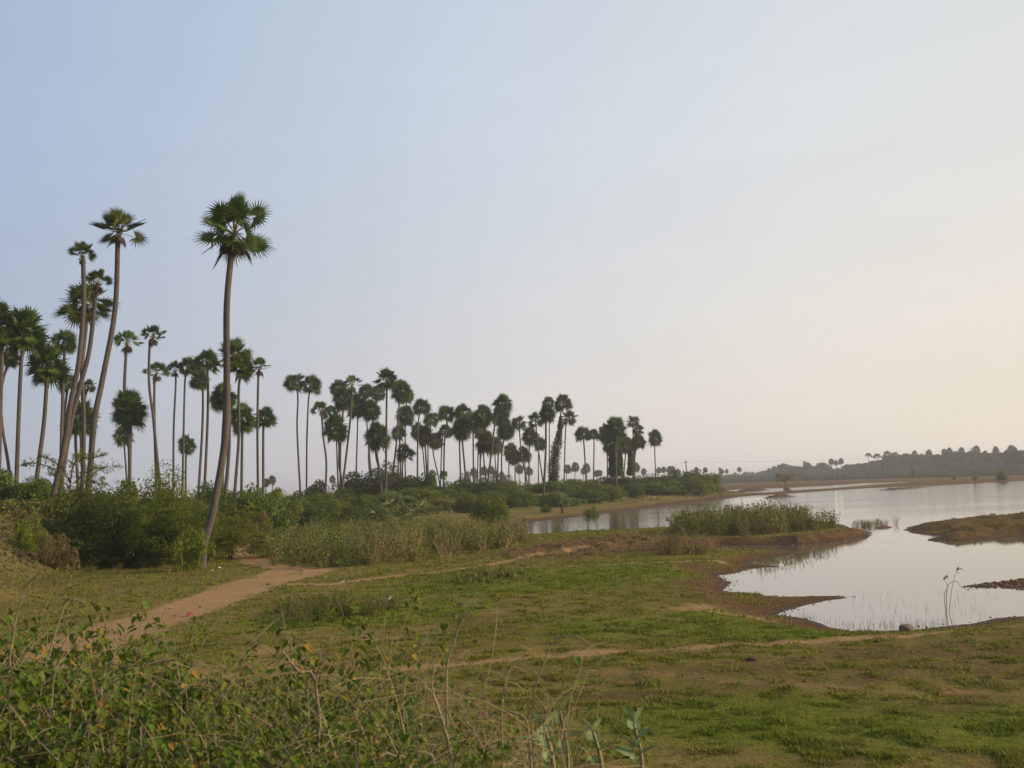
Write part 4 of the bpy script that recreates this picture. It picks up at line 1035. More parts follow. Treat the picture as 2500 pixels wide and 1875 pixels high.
# ------------------------------------------------------------------ tree and shelter on the strip, bushes of the far shore
def strip_tree():
    D = 232; b = P(1920, 1200, D); gz = max(ground_z(b.x, D), W); o = np.array([b.x, D, gz])
    t = root("bare_tree", tuple(o), "small rusty brown tree with thin crown standing on the strip of land in the lake", "tree")
    g = Geo(); rng = np.random.default_rng(3)
    g.tube(catmull([np.array(P(1921, 1203, D)) - o, np.array(P(1919, 1185, D)) - o, np.array(P(1915, 1170, D)) - o], 3), np.linspace(.16, .08, 7), 6)
    C = []
    for k in range(15):
        u = 1915 + rng.uniform(-17, 20); v = 1166 + rng.uniform(-9, 8)
        e = np.array(P(u, v, D + rng.uniform(-1.5, 1.5))) - o; s = np.array(P(1916, 1178, D)) - o
        g.tube([s, (s + e) / 2 + [0, 0, .2], e], [.05, .035, .02], 4)
        C.append(e + rng.normal(size=(50, 3)) * .38)
    C = np.vstack(C)
    V, F = leafquads(C, rnd_dirs(rng, len(C)), .16, rng)
    link("trunk", g.mesh("bare_tree_branches", [M['twig']]), t); link("crown", mesh_np("bare_tree_leaves", V, F, [M['drybush']]), t)
    m, nt, N, L, p = new_mat("faded_pink_paint"); L.new(mixc(nt, noise(nt, 2.5), (.36, .22, .18), (.24, .15, .13)), p.inputs['Base Color']); p.inputs['Roughness'].default_value = .9
    c = P(1921, 1202, D - 1.2)
    t2 = root("block_hut", (c.x, D - 1.2, gz), "tiny pinkish block hut at the foot of the rusty brown tree", "hut")
    g = Geo(); a, b_, h = .6, .5, .75
    g.add([(-a, -b_, -.2), (a, -b_, -.2), (a, b_, -.2), (-a, b_, -.2), (-a, -b_, h), (a, -b_, h), (a, b_, h), (-a, b_, h)], [[0, 1, 5, 4], [1, 2, 6, 5], [2, 3, 7, 6], [3, 0, 4, 7]])
    link("wall", g.mesh("hut_wall", [m]), t2)
    g = Geo(); a, b_ = .68, .58
    g.add([(-a, -b_, h), (a, -b_, h), (a, b_, h), (-a, b_, h), (-a, -b_, h + .08), (a, -b_, h + .08), (a, b_, h + .08), (-a, b_, h + .08)], [[0, 1, 5, 4], [1, 2, 6, 5], [2, 3, 7, 6], [3, 0, 4, 7], [4, 5, 6, 7], [0, 3, 2, 1]])
    link("roof", g.mesh("hut_roof", [M['stem']]), t2)
    g = Geo(); g.add([(-.18, -.505, 0), (.18, -.505, 0), (.18, -.505, .6), (-.18, -.505, .6)], [[0, 1, 2, 3]]); link("door", g.mesh("hut_door", [M['twig']]), t2)
strip_tree()
build_bush(1931, 1195, 5, 231, 'y', "tiny green bush beside the pinkish hut", group=None, seed=801)
build_bush(2450, 1142, 15, 262, 'k', "round dark green bush on the far shore near the right edge", group=None, seed=802, mesh=bush_mesh(390, 30, 6000, .05, M['shrub'], lumpr=(.3, .5)))
build_bush(2384, 1157, 8, 262, 'b', "small reddish brown bush at the foot of the tall thin pole", group=None, seed=803)
build_bush(2233, 1146, 8, 420, 't', "small dark bush in the field across the lake", group=None, seed=804)
build_bush(2332, 1160, 6, 300, 'b', "low brown bush in the field left of the tall thin pole", group=None, seed=805)
build_bush(1790, 1166, 9, 700, 't', "small hazy tree at the left end of the far wood", group=None, seed=806, cat="tree", name="distant_tree")
# ------------------------------------------------------------------ short turf
def build_turf():
    rng = np.random.default_rng(77); n = 330000
    D = 8.5 * (95 / 8.5) ** rng.random(n); a = np.radians(rng.uniform(-31, 31, n))
    x, y = D * np.tan(a), D
    z, path, mud, wet, grn, dry, land = fields(x, y)
    clump = .5 + fbm(x / .36, y / .30, 301, 3)
    patch = .5 + fbm(x / 2.6, y / 2.6, 303, 3)
    p = (1 - path) ** 2 * (1 - .85 * mud) * (land > .25) * sstep(.38, .54, clump * .6 + patch * .4 + .15 * grn)
    p = p * np.where(dry > .5, .8, 1)
    k = rng.random(n) < p
    x, y, z, D, clump, dry, grn, mud = (q[k] for q in (x, y, z, D, clump, dry, grn, mud)); n = len(x)
    h = (.014 + .050 * sstep(.45, .8, clump)) * rng.uniform(.6, 1.3, n) * (1 + 2.2 * sstep(.2, .9, dry)) * (1 + D / 60) * (1 + .25 * grn)
    w = .006 + .00075 * D
    V, F = [], []
    base = np.column_stack([x, y, z])
    for b in range(4):
        az = rng.uniform(0, 6.283, n); r = rng.uniform(.0, .05, n) * (1 + D / 25)
        o = base + np.column_stack([np.cos(az) * r, np.sin(az) * r, np.full(n, -.01)])
        t = rng.uniform(0, 6.283, n); lean = rng.uniform(.1, .9, n)
        sx = np.column_stack([np.cos(t), np.sin(t), np.zeros(n)]) * (w * rng.uniform(.6, 1.3, n))[:, None]
        tip = o + np.column_stack([-np.sin(t) * lean * h, np.cos(t) * lean * h, h * rng.uniform(.6, 1.1, n)])
        V.append(np.stack([o - sx, o + sx, tip], 1))
    V = np.stack(V, 1).reshape(-1, 3); F = np.arange(len(V)).reshape(-1, 3)
    dr = np.repeat(np.clip(dry + .25 * (rng.random(n) < .25) + .5 * mud, 0, 1), 12); g2 = np.repeat(grn, 12)
    m = leaf_mat("short_turf_blades", (.165, .185, .018), (.245, .235, .034), (.10, .115, .015), .45, .35, .7, 3.5)
    nt = m.node_tree; hs = [q for q in nt.nodes if q.type == 'HUE_SAT'][0]; src = hs.inputs['Color'].links[0].from_socket
    c = mixc(nt, ramp(nt, noise(nt, 1.1, 3), .45, .62, 0, .6), src, (.175, .135, .052))
    c = mixc(nt, math_(nt, 'MULTIPLY', attr(nt, "dry"), .8), c, (.19, .145, .075))
    c = mixc(nt, math_(nt, 'MULTIPLY', attr(nt, "grn"), .6), c, (.12, .165, .018))
    nt.links.new(c, hs.inputs['Color'])
    me = mesh_np("turf", V, F, [m], attrs=dict(dry=dr, grn=g2))
    link("grass", me, kind="stuff", label="short grazed turf of green and yellowed blades on the lakeside ground", cat="grass")
build_turf()

def clods():
    rng = np.random.default_rng(5); pts = []
    def scatter(poly, n, grow=0):
        lo, hi = poly.min(0), poly.max(0); q = rng.uniform(lo, hi, (n * 3, 2)); q = q[inside(q[:, 0], q[:, 1], poly)][:n]; return q
    pts.append((scatter(clodzone, 2600), .01, .075)); pts.append((scatter(mudzone, 1300), .008, .04))
    cb_ = np.vstack([cutbank[i] * (1 - t) + cutbank[i + 1] * t for i in range(len(cutbank) - 1) for t in rng.random(120)[:, None]]); pts.append((cb_ + rng.normal(size=cb_.shape) * .6, .01, .06))
    for b in bars[:3]: pts.append((scatter(b, 420), .02, .07))
    ln = np.vstack([lake[i] * (1 - t) + lake[i + 1] * t for i in range(1, 27) for t in rng.random(14)[:, None]])
    pts.append((ln + rng.normal(size=ln.shape) * .6, .008, .045))
    y_ = rng.uniform(11, 45, 700); x_ = y_ * rng.uniform(-.45, .5, 700); pts.append((np.column_stack([x_, y_]), .012, .04))
    t = (1 + 5 ** .5) / 2
    ico = np.array([(-1, t, 0), (1, t, 0), (-1, -t, 0), (1, -t, 0), (0, -1, t), (0, 1, t), (0, -1, -t), (0, 1, -t), (t, 0, -1), (t, 0, 1), (-t, 0, -1), (-t, 0, 1)], float) / 1.9
    fi = np.array([(0, 11, 5), (0, 5, 1), (0, 1, 7), (0, 7, 10), (0, 10, 11), (1, 5, 9), (5, 11, 4), (11, 10, 2), (10, 7, 6), (7, 1, 8), (3, 9, 4), (3, 4, 2), (3, 2, 6), (3, 6, 8), (3, 8, 9), (4, 9, 5), (2, 4, 11), (6, 2, 10), (8, 6, 7), (9, 8, 1)])
    V, F, b = [], [], 0
    for q, lo, hi in pts:
        z, _, _, _, _, _, land = fields(q[:, 0], q[:, 1])
        for (x, y), zz, ld in zip(q, z, land):
            if zz < W - .02: continue
            s = lo + (hi - lo) * rng.random() ** 2
            V.append(ico * rng.uniform(.65, 1.3, (12, 3)) * [s, s, s * .7] + [x, y, zz + s * .15]); F.append(fi + b); b += 12
    m, nt, N, L, p = new_mat("turned_mud")
    c = mixc(nt, ramp(nt, noise(nt, 1.2), .35, .65), (.22, .115, .050), (.11, .060, .030)); c = mixc(nt, ramp(nt, noise(nt, 20), .5, .75), c, (.22, .12, .055))
    L.new(c, p.inputs['Base Color']); p.inputs['Roughness'].default_value = .95
    link("mud_clods", mesh_np("mud_clods", np.vstack(V), np.vstack(F), [m]), kind="stuff", label="crumbled reddish brown mud clods along shore and turned earth", cat="clods")
clods()

# ------------------------------------------------------------------ broad leaved weeds
HEART = np.array([(0, 0, 0), (-.30, -.10, .02), (-.44, .18, .05), (-.30, .58, .03), (0, 1.0, -.10), (.30, .58, .03), (.44, .18, .05), (.30, -.10, .02), (0, .35, -.07)], float)
HF = np.array([(8, 0, 1), (8, 1, 2), (8, 2, 3), (8, 3, 4), (8, 4, 5), (8, 5, 6), (8, 6, 7), (8, 7, 0)])
def leaves_at(o, dirs, size, rng, tmpl=HEART, tf=HF):
    V, F, b = [], [], 0
    for p, d in zip(o, dirs):
        y = unit(d); x = unit(np.cross(y, [rng.uniform(-.4, .4), rng.uniform(-.4, .4), 1])); z = np.cross(x, y)
        s = size * rng.uniform(.55, 1.25); c = rng.uniform(.6, 1.2)
        t = tmpl * [c, 1, 1]
        V.append(p + s * (t[:, :1] * x + t[:, 1:2] * y + t[:, 2:] * z)); F.append(tf + b); b += len(tmpl)
    return np.vstack(V), np.vstack(F)
def weed_parts(seed, stems=5, h=1.9, spread=.45, leaf=.105, per=16, rad=.0062, top=.30, arch=.5, yellow=.08):
    """meshes for one weed: stems, leaves, yellow leaves"""
    rng = np.random.default_rng(seed); g = Geo(); O, Dr, Y, YD = [], [], [], []
    for i in range(stems):
        az = rng.uniform(0, 6.283); L = h * rng.uniform(.6, 1.05)
        p = np.array([rng.uniform(-.12, .12), rng.uniform(-.12, .12), -.15]); pts = [p]
        el = math.radians(rng.uniform(68, 88)); a = az
        nseg = 8
        for k in range(nseg):
            el -= arch * rng.uniform(0, .32) * (k / nseg) ; a += rng.uniform(-.35, .35)
            if rng.random() < .2: el += rng.uniform(-.4, .3)
            st = L / nseg * 1.1
            p = p + st * np.array([math.cos(el) * math.cos(a), math.cos(el) * math.sin(a), math.sin(el)]); pts.append(p)
        line = catmull(pts, 3)
        g.tube(line, np.linspace(rad * 1.3, rad * .35, len(line)), 5)
        for j in range(per):
            t = top + (1 - top) * rng.random() ** .6; q = line[min(len(line) - 1, int(t * (len(line) - 1)))]
            az2 = rng.uniform(0, 6.283); out = np.array([math.cos(az2), math.sin(az2), rng.uniform(-.1, .6)])
            pe = rng.uniform(.03, .09); e = q + out * pe
            dd = np.array([math.cos(az2) * .7, math.sin(az2) * .7, rng.uniform(-1.1, .05)])
            g.add([q - [.0015, 0, 0], q + [.0015, 0, 0], e + [.0015, 0, 0], e - [.0015, 0, 0]], [[0, 1, 2, 3]])
            if rng.random() < yellow: Y.append(e); YD.append(dd)
            else: O.append(e); Dr.append(dd)
    V, F = leaves_at(O, Dr, leaf, rng)
    out = [g.mesh("weed_stems", [M['stem']], True), mesh_np("weed_leaves", V, F, [M['weed']])]
    if Y:
        V, F = leaves_at(Y, YD, leaf * .9, rng); out.append(mesh_np("weed_yellow_leaves", V, F, [M['weedyellow']]))
    return out
def place_weed(parts, x, y, s, label, group, rz=0, tilt=(0, 0), name="weed_shrub"):
    z = ground_z(x, y)
    t = root(name, (x, y, z), label, "weed", group)
    for nm, me in zip(("stems", "leaves", "yellow_leaves"), parts):
        o = link(nm, me, t, scale=s); o.rotation_euler = (tilt[0], tilt[1], rz)
    return t
# foreground weeds on the slope below the road
FG = "broad leaved weeds on the near slope"
kinds = [weed_parts(400 + k, 7, 1.9, leaf=.070, per=27, arch=.55) for k in range(4)] + [weed_parts(410 + k, 9, 1.25, leaf=.065, per=30, top=.2, arch=.9) for k in range(4)] + [weed_parts(420 + k, 4, 1.7, leaf=.075, per=14, top=.6, arch=.5) for k in range(2)]
rr = random.Random(12)
env = lambda u: np.interp(u, [-200, 0, 120, 250, 420, 560, 700, 800, 900, 1000, 1150, 1300, 1450, 1600], [1420, 1450, 1470, 1500, 1520, 1570, 1590, 1560, 1580, 1620, 1640, 1660, 1700, 1740])
named = [(70, 1395, 7.5, 0, "tall leaning weed at the left edge, leaf tuft against the brown bank"),
 (150, 1425, 7.0, 1, "tall weed with drooping leaves second from the left edge"),
 (300, 1455, 7.5, 2, "weed with a glossy leaf tip rising in front of the earth path's lower end"),
 (225, 1470, 6.5, 8, "weed with a yellow leaf near its top left of the earth path"),
 (400, 1510, 7.2, 3, "weed nodding over the lower end of the earth path"),
 (565, 1560, 7.5, 0, "bright bushy weed just below the earth path"),
 (800, 1448, 8.6, 1, "highest weed right of the middle of the slope, dark leaf clump on top"),
 (898, 1452, 8.8, 2, "weed with bent leaf head next to the highest one"),
 (690, 1520, 9.2, 5, "low broad weed left of the highest one"),
 (760, 1515, 9.4, 6, "low dark leaved weed at the foot of the highest one"),
 (1010, 1560, 8.0, 3, "slim weed standing free before the footpath's left end"),
 (1130, 1610, 7.6, 8, "sparse weed below the footpath's left end"),
 (1335, 1575, 7.2, 9, "sparse weed with pale fresh leaves reaching the footpath"),
 (1400, 1615, 7.6, 9, "small headed weed just below the footpath"),
 (1520, 1640, 8.2, 9, "rightmost sparse weed of the near slope")]
for u, v, D, k, lab in named:
    b = P(u, v, D); gz = ground_z(b.x, D); hh = [1.9, 1.25][4 <= k < 8] if k < 8 else 1.7
    place_weed(kinds[k], b.x, D, (b.z - gz) / (hh * .95), lab, FG, rr.uniform(0, 6.28))
cnt = 0
for row, (D0, n) in enumerate([(9.6, 24), (8.6, 26), (7.6, 26), (6.6, 24), (5.7, 22), (5.0, 18), (4.4, 14)]):
    for i in range(n):
        u = -250 + (i + rr.uniform(.1, .9)) / n * (1500 - 60 * (row % 2)); D = D0 + rr.uniform(-.4, .4)
        if u > 1000 and rr.random() < .64: continue
        b = P(u, 1500, D); gz = ground_z(b.x, D)
        vt = env(u) + 15 + rr.uniform(0, 200) + (90 if u > 950 else 0)
        zt = P(u, vt, D).z; h = zt - gz
        if h < .35: h = rr.uniform(.35, .7)
        h = min(h, 2.3)
        k = rr.choice([0, 1, 2, 3]) if h > 1.35 else rr.choice([4, 5, 6, 7])
        if u > 1000: k = rr.choice([8, 9, 4, 5])
        place_weed(kinds[k], b.x, D, h / (1.25 if 4 <= k < 8 else 1.8), "green weed among many alike in the tangled thicket on the near slope", "tangled weeds of the near slope", rr.uniform(0, 6.28), (rr.uniform(-.12, .12), rr.uniform(-.12, .12)))
        cnt += 1
# long bare and arching stems
def bare_stems(lines, D, label, r=.009, leafy=False):
    rng = np.random.default_rng(int(D * 100) + len(lines))
    b = P(lines[0][0][0], lines[0][0][1], D); o = np.array([b.x, D, ground_z(b.x, D)]); g = Geo()
    for ln in lines:
        dd = rng.uniform(-.25, .25)
        p = [np.array(P(u, v, D + dd * k / len(ln))) - o for k, (u, v) in enumerate(ln)]
        p = [np.array([p[0][0], p[0][1], min(-.1, p[0][2])])] + p
        c = catmull(p, 5); g.tube(c, np.linspace(r * .85, r * .4, len(c)), 6)
    t = root("dry_stem", tuple(o), label, "stem", "bare pale stems on the near slope")
    link("stem", g.mesh("bare_stem", [M['stem']], True), t)
bare_stems([[(1090, 1660), (1108, 1570), (1128, 1515), (1150, 1490), (1162, 1450)]], 7.2, "long pale bare stem rising highest against the meadow")
bare_stems([[(985, 1700), (1010, 1630), (1030, 1580), (1047, 1540)]], 7.6, "straight pale bare stem left of the highest one")
bare_stems([[(1300, 1730), (1320, 1640), (1350, 1570), (1385, 1552), (1425, 1562), (1480, 1610)]], 6.6, "grey stem arching over in a wide hook in front of the footpath", .0075)
bare_stems([[(1225, 1760), (1232, 1680), (1250, 1630), (1285, 1640)]], 6.9, "small hooked pale stem beside the wide hook")
bare_stems([[(775, 1870), (780, 1750), (772, 1660), (800, 1590)], [(776, 1760), (790, 1820), (800, 1880)], [(772, 1680), (730, 1640), (690, 1590)]], 5.2, "thick pale forked stem in the middle of the tangled weeds", .011)
bare_stems([[(90, 1760), (110, 1640), (150, 1500), (175, 1465), (220, 1475)], [(20, 1700), (30, 1560), (60, 1440), (95, 1400)]], 5.6, "tall pale arching stems at the left edge", .009)
bare_stems([[(250, 1660), (310, 1630), (380, 1618), (425, 1612)], [(310, 1860), (350, 1700), (400, 1640)]], 5.3, "pale stem bending level across the left weeds", .009)
bare_stems([[(1100, 1850), (1080, 1760), (1055, 1680), (1060, 1620)], [(1110, 1860), (1150, 1790), (1170, 1740)]], 5.6, "leaning pale stem with a side branch at the bottom centre", .012)
bare_stems([[(1295, 1840), (1290, 1790), (1278, 1750), (1220, 1735), (1180, 1760)]], 5.8, "pale stem curling left at the bottom centre", .009)
bare_stems([[(1000, 1870), (960, 1845), (940, 1840), (905, 1870)], [(1060, 1870), (1045, 1840), (1020, 1835)]], 5.0, "low pale loops of stem at the bottom edge", .009)
# dead twigs and straw between the weeds
def tangle():
    rng = np.random.default_rng(31); V, F, b = [], [], 0
    for i in range(1700):
        D = rng.uniform(4.2, 10); u = rng.uniform(-250, 1180) if rng.random() < .85 else rng.uniform(1180, 1400); x = P(u, 1600, D).x
        L = rng.uniform(.25, .95); az = rng.uniform(0, 6.283); el = rng.uniform(.2, 1.45); w = rng.uniform(.0012, .0032)
        p = np.array([x, D, 0.]); V_ = []
        for k in range(6):
            s = np.array([math.cos(az + 1.57), math.sin(az + 1.57), 0]) * w * (1 - k / 7); up = np.array([0, 0, 1]) * w * .7
            V_ += [p - s, p + up, p + s]
            p = p + L / 5 * np.array([math.cos(az) * math.cos(el), math.sin(az) * math.cos(el), math.sin(el)]); el -= rng.uniform(0, .45); az += rng.uniform(-.3, .3)
        V.append((np.array(V_), x, D)); F += [[b + 3 * k, b + 3 * k + 1, b + 3 * k + 4, b + 3 * k + 3] for k in range(5)] + [[b + 3 * k + 1, b + 3 * k + 2, b + 3 * k + 5, b + 3 * k + 4] for k in range(5)]
        b += 18
    z = ground_zs([q[1] for q in V], [q[2] for q in V])
    A = np.vstack([q[0] + [0, 0, zz + .02 + rng.random() ** 2 * .5] for q, zz in zip(V, z)])
    link("dead_twigs", mesh_np("dead_twigs", A, np.array(F), [M['straw']]), kind="stuff", label="tangle of thin dead twigs and straw between the near weeds", cat="twigs")
tangle()

# pale broad leaved milkweeds at the lower right
OVAL = np.array([(0, 0, 0), (-.22, .2, .03), (-.30, .5, .05), (-.20, .8, .02), (0, 1.05, -.06), (.20, .8, .02), (.30, .5, .05), (.22, .2, .03), (0, .5, -.03)], float)
M['milk'] = leaf_mat("pale_milkweed_leaf", (.19, .26, .11), (.25, .31, .15), (.13, .19, .08), 2, .3, .6, 6)
def milkweed(u, v, D, label, seed, n=12, size=.13):
    rng = np.random.default_rng(seed); top = P(u, v, D); gz = ground_z(top.x, D); o = np.array([top.x, D, gz]); g = Geo()
    h = max(.4, top.z - gz - .12); line = catmull([np.array([0, 0, -.1]), np.array([.04, .02, h * .5]), np.array([0, 0, h])], 4)
    g.tube(line, np.linspace(.016, .008, len(line)), 6)
    O, Dd = [], []
    for k in range(n):
        z = h * (1 - .6 * (k // 2) / (n / 2)); az = (k % 2) * 3.14159 + (k // 2) * 1.5708 + rng.uniform(-.2, .2)
        O.append(np.array([0, 0, z])); Dd.append(np.array([math.cos(az), math.sin(az), rng.uniform(.3, .8) + (.9 if k < 2 else 0)]))
    V, F = leaves_at(O, Dd, size, rng, OVAL, HF)
    t = root("milkweed", tuple(o), label, "weed", "pale milkweeds on the near slope")
    link("stem", g.mesh("milkweed_stem", [M['stem']], True), t); link("leaves", mesh_np("milkweed_leaves", V, F, [M['milk']]), t)
milkweed(1545, 1715, 6.2, "milkweed with large pale grey green leaves, right of the other two", 1)
milkweed(1365, 1688, 6.6, "milkweed with pale leaves lying flat beneath the hooked stem", 2, 8, .15)
milkweed(1330, 1815, 5.2, "milkweed with pale leaves at the very bottom edge", 3)
milkweed(1450, 1835, 5.6, "small milkweed at the bottom edge right of the thicket", 4, 8, .12)

# ------------------------------------------------------------------ the pale thicket at mid distance and the one on the point
def thicket_parts(seed, h=1.0, stems=10, leaves=140, leaf=.05, straw=5, mat='weedmix', low=.15):
    rng = np.random.default_rng(seed); g = Geo(); C = []
    for i in range(stems + straw):
        az = rng.uniform(0, 6.283); r = rng.uniform(.05, .42); L = h * rng.uniform(.55, 1.05)
        p0 = np.array([rng.uniform(-.15, .15), rng.uniform(-.15, .15), -.05]); p2 = p0 + [math.cos(az) * r, math.sin(az) * r, L]; p1 = (p0 + p2) / 2 + rng.normal(size=3) * .05
        ln = catmull([p0, p1, p2], 3); g.tube(ln, np.linspace(.009, .004, len(ln)), 3, mi=0)
        if i < stems:
            for j in range(leaves // stems): C.append(ln[rng.integers(int(len(ln) * low), len(ln))] + rng.normal(size=3) * [.05, .05, .03])
    C = np.array(C); V, F = leafquads(C, rnd_dirs(rng, len(C), .5), leaf, rng, 1.4)
    return g.mesh("thicket_stems", [M['straw']]), mesh_np("thicket_leaves", V, F, [M[mat]])
TH = [thicket_parts(500 + k) for k in range(4)]
THG = [thicket_parts(510 + k, leaves=170, leaf=.06, straw=3, mat='weed', low=.05) for k in range(3)]
THD = [thicket_parts(520 + k, stems=6, leaves=60, straw=14) for k in range(3)]
ALLWEEDS = []
def thicket(poly, n, hfun, pick, label, group, seed):
    rng = random.Random(seed); lo, hi = poly.min(0), poly.max(0); c = 0
    pts = []
    while len(pts) < n and c < n * 60:
        c += 1; x, y = rng.uniform(lo[0], hi[0]), rng.uniform(lo[1], hi[1])
        if inside(np.array([x]), np.array([y]), poly)[0]: pts.append((x, y))
    zs = ground_zs([p[0] for p in pts], [p[1] for p in pts])
    for (x, y), z in zip(pts, zs):
        kind = pick(x, y, rng); st, lf = rng.choice(kind); h = hfun(x, y) * rng.uniform(.7, 1.2)
        gi = kind is THG
        ALLWEEDS.append((h / y * (1 if seed in (1, 2, 4) else .3), x, y, max(float(z), W - .1), st, lf, rng.uniform(0, 6.28), h * rng.uniform(.9, 1.3), h, label[gi], group[gi] if isinstance(group, tuple) else group))
def me_arrays(me):
    v = np.empty(len(me.vertices) * 3, np.float32); me.vertices.foreach_get("co", v)
    f = np.empty(len(me.loops), np.int32); me.loops.foreach_get("vertex_index", f)
    return v.reshape(-1, 3), f.reshape(-1, 4)
def flush_weeds():
    ALLWEEDS.sort(key=lambda q: -q[0])
    V, F, MI, b, mats, cache = [], [], [], 0, [], {}
    for i, (k, x, y, z, st, lf, rz, w, h, lab, grp) in enumerate(ALLWEEDS):
        if i < 292:
            t = root("thicket_weed", (x, y, z), lab, "weed", grp)
            link("stems", st, t, rotz=rz, scale=(w, w, h)); link("leaves", lf, t, rotz=rz, scale=(w, w, h))
            continue
        for me in (st, lf):
            if me.name not in cache: cache[me.name] = me_arrays(me)
            v, f = cache[me.name]; c_, s_ = math.cos(rz), math.sin(rz)
            if me.materials[0] not in mats: mats.append(me.materials[0])
            V.append(np.column_stack([(v[:, 0] * c_ - v[:, 1] * s_) * w + x, (v[:, 0] * s_ + v[:, 1] * c_) * w + y, v[:, 2] * h + z])); F.append(f + b); MI.append(np.full(len(f), mats.index(me.materials[0]))); b += len(v)
    link("thicket_weeds", mesh_np("thicket_weeds", np.vstack(V), np.vstack(F), mats, np.concatenate(MI)), kind="stuff", label="smaller weeds and dry tufts filling the thickets and the foot of the bank", cat="weeds")
mid = GL([(655, 1374), (700, 1388), (800, 1390), (880, 1386), (1000, 1376), (1120, 1362), (1230, 1340), (1285, 1322), (1250, 1312), (1150, 1308), (1000, 1300), (880, 1304), (760, 1310), (690, 1325), (660, 1350)], 0)
xl = mid[:, 0].min()
def mid_h(x, y): return 1.45 * min(1, .55 + .09 * (y - 40)) * (1 if x < 4 else .8)
def mid_pick(x, y, rng):
    u = x / y
    if u < -.17: return THG if rng.random() < .8 else TH
    if y < 51 and u > -.15 and rng.random() < .5: return THD
    return TH if rng.random() < .62 else (THG if rng.random() < .75 else THD)
thicket(mid, 330, mid_h, mid_pick, ("pale stemmed weed in the broad thicket between earth path and pond", "leafier green weed in the broad thicket between earth path and pond"),
    ("pale stemmed weeds of the broad thicket", "leafy green weeds of the broad thicket"), 1)
point = GL([(1640, 1308), (1680, 1314), (1760, 1316), (1860, 1306), (1960, 1300), (2030, 1293), (2080, 1288), (2060, 1284), (1900, 1280), (1720, 1283), (1650, 1292)], 0)
def pt_h(x, y): return float(np.interp(x / y, [.15, .2, .26, .31, .345], [1.3, 1.6, 1.6, 1.15, .55]))
def pt_pick(x, y, rng): return THG if (x / y < .20 and rng.random() < .7) or rng.random() < .22 else (TH if rng.random() < .88 else THD)
thicket(point, 150, pt_h, pt_pick, ("pale stemmed weed in the long thicket on the point of land in the lake", "leafier green weed in the long thicket on the point of land in the lake"),
    ("pale stemmed weeds of the thicket on the point", "leafy green weeds of the thicket on the point"), 2)
tip = GL([(2080, 1288), (2110, 1282), (2170, 1276), (2172, 1281), (2120, 1287)], W)
thicket(tip, 24, lambda x, y: .55, lambda x, y, r: TH, ("low weed standing in the water off the tip of the point",) * 2, "weeds in the water off the point", 3)
lone = GL([(2180, 1276), (2190, 1276), (2190, 1280), (2180, 1280)], W)
thicket(lone, 1, lambda x, y: .8, lambda x, y, r: TH, ("single sprig standing alone in the water off the tip of the point",) * 2, None, 4)
twiggy = GL([(1570, 1352), (1640, 1356), (1720, 1352), (1725, 1342), (1640, 1336), (1575, 1342)], 0)
thicket(twiggy, 12, lambda x, y: 1.1, lambda x, y, r: THD, ("twiggy dry weed on the reddish ground left of the cove",) * 2, "twiggy dry weeds left of the cove", 5)
fgreen = GL([(640, 1500), (760, 1480), (900, 1490), (1000, 1470), (1010, 1480), (900, 1515), (760, 1530), (640, 1535)], 0)
thicket(fgreen, 48, lambda x, y: .52, lambda x, y, r: THG, ("knee high green weed in the line below the earth path",) * 2, "low green weeds below the earth path", 6)
lbank = GL([(0, 1420), (60, 1405), (150, 1395), (300, 1392), (420, 1388), (430, 1400), (250, 1420), (0, 1460)], 0)
thicket(lbank, 30, lambda x, y: .42, lambda x, y, r: THD if r.random() < .7 else THG, ("dry tuft of weed at the foot of the left bank", "low green tuft of weed at the foot of the left bank"), ("dry tufts at the foot of the left bank", "green tufts at the foot of the left bank"), 7)
slope_w = GL([(0, 1250), (130, 1250), (150, 1360), (0, 1390)], .9)
thicket(slope_w, 34, lambda x, y: .8, lambda x, y, r: THD if r.random() < .6 else TH, ("dry weed on the face of the left bank",) * 2, "dry weeds on the face of the left bank", 8)
mnd = GL([(1105, 1425), (1150, 1400), (1230, 1400), (1270, 1415), (1180, 1425)], 0)
thicket(mnd, 34, lambda x, y: .28, lambda x, y, r: THD, ("low brown tuft on the dry mound in the meadow",) * 2, "brown tufts on the dry mound in the meadow", 9)

flush_weeds()

# the drowned weed in the cove, traced stem by stem
def water_weed():
    D = 27.4; b = P(2308, 1466, D); o = np.array([b.x, D, W]); g = Geo(); tips = []
    for ln in ([(2308, 1466), (2306, 1455), (2313, 1435), (2308, 1418), (2306, 1408)], [(2310, 1468), (2322, 1450), (2326, 1430), (2332, 1405), (2339, 1388)],
               [(2307, 1462), (2312, 1438), (2328, 1420), (2337, 1420), (2345, 1432), (2362, 1438), (2370, 1436), (2384, 1430)]):
        p = [np.array(P(u, v, D + k * .04)) - o for k, (u, v) in enumerate(ln)]; p[0][2] = -.3
        c = catmull(p, 4); g.tube(c, np.linspace(.008, .004, len(c)), 5); tips.append(c[-1])
    tips.append(np.array(P(2366, 1437, D + .2)) - o)
    rng = np.random.default_rng(2); O, Dd = [], []
    for t_ in tips:
        for k in range(7): O.append(t_ + rng.normal(size=3) * .035); Dd.append(np.array([rng.normal(), rng.normal(), -.9]))
    V, F = leaves_at(O, Dd, .075, rng)
    t = root("drowned_weed", tuple(o), "thin weed with three curving stems standing in the still cove", "weed")
    link("stems", g.mesh("drowned_weed_stems", [M['twig']]), t); link("leaves", mesh_np("drowned_weed_leaves", V, F, [M['weed']]), t)
water_weed()
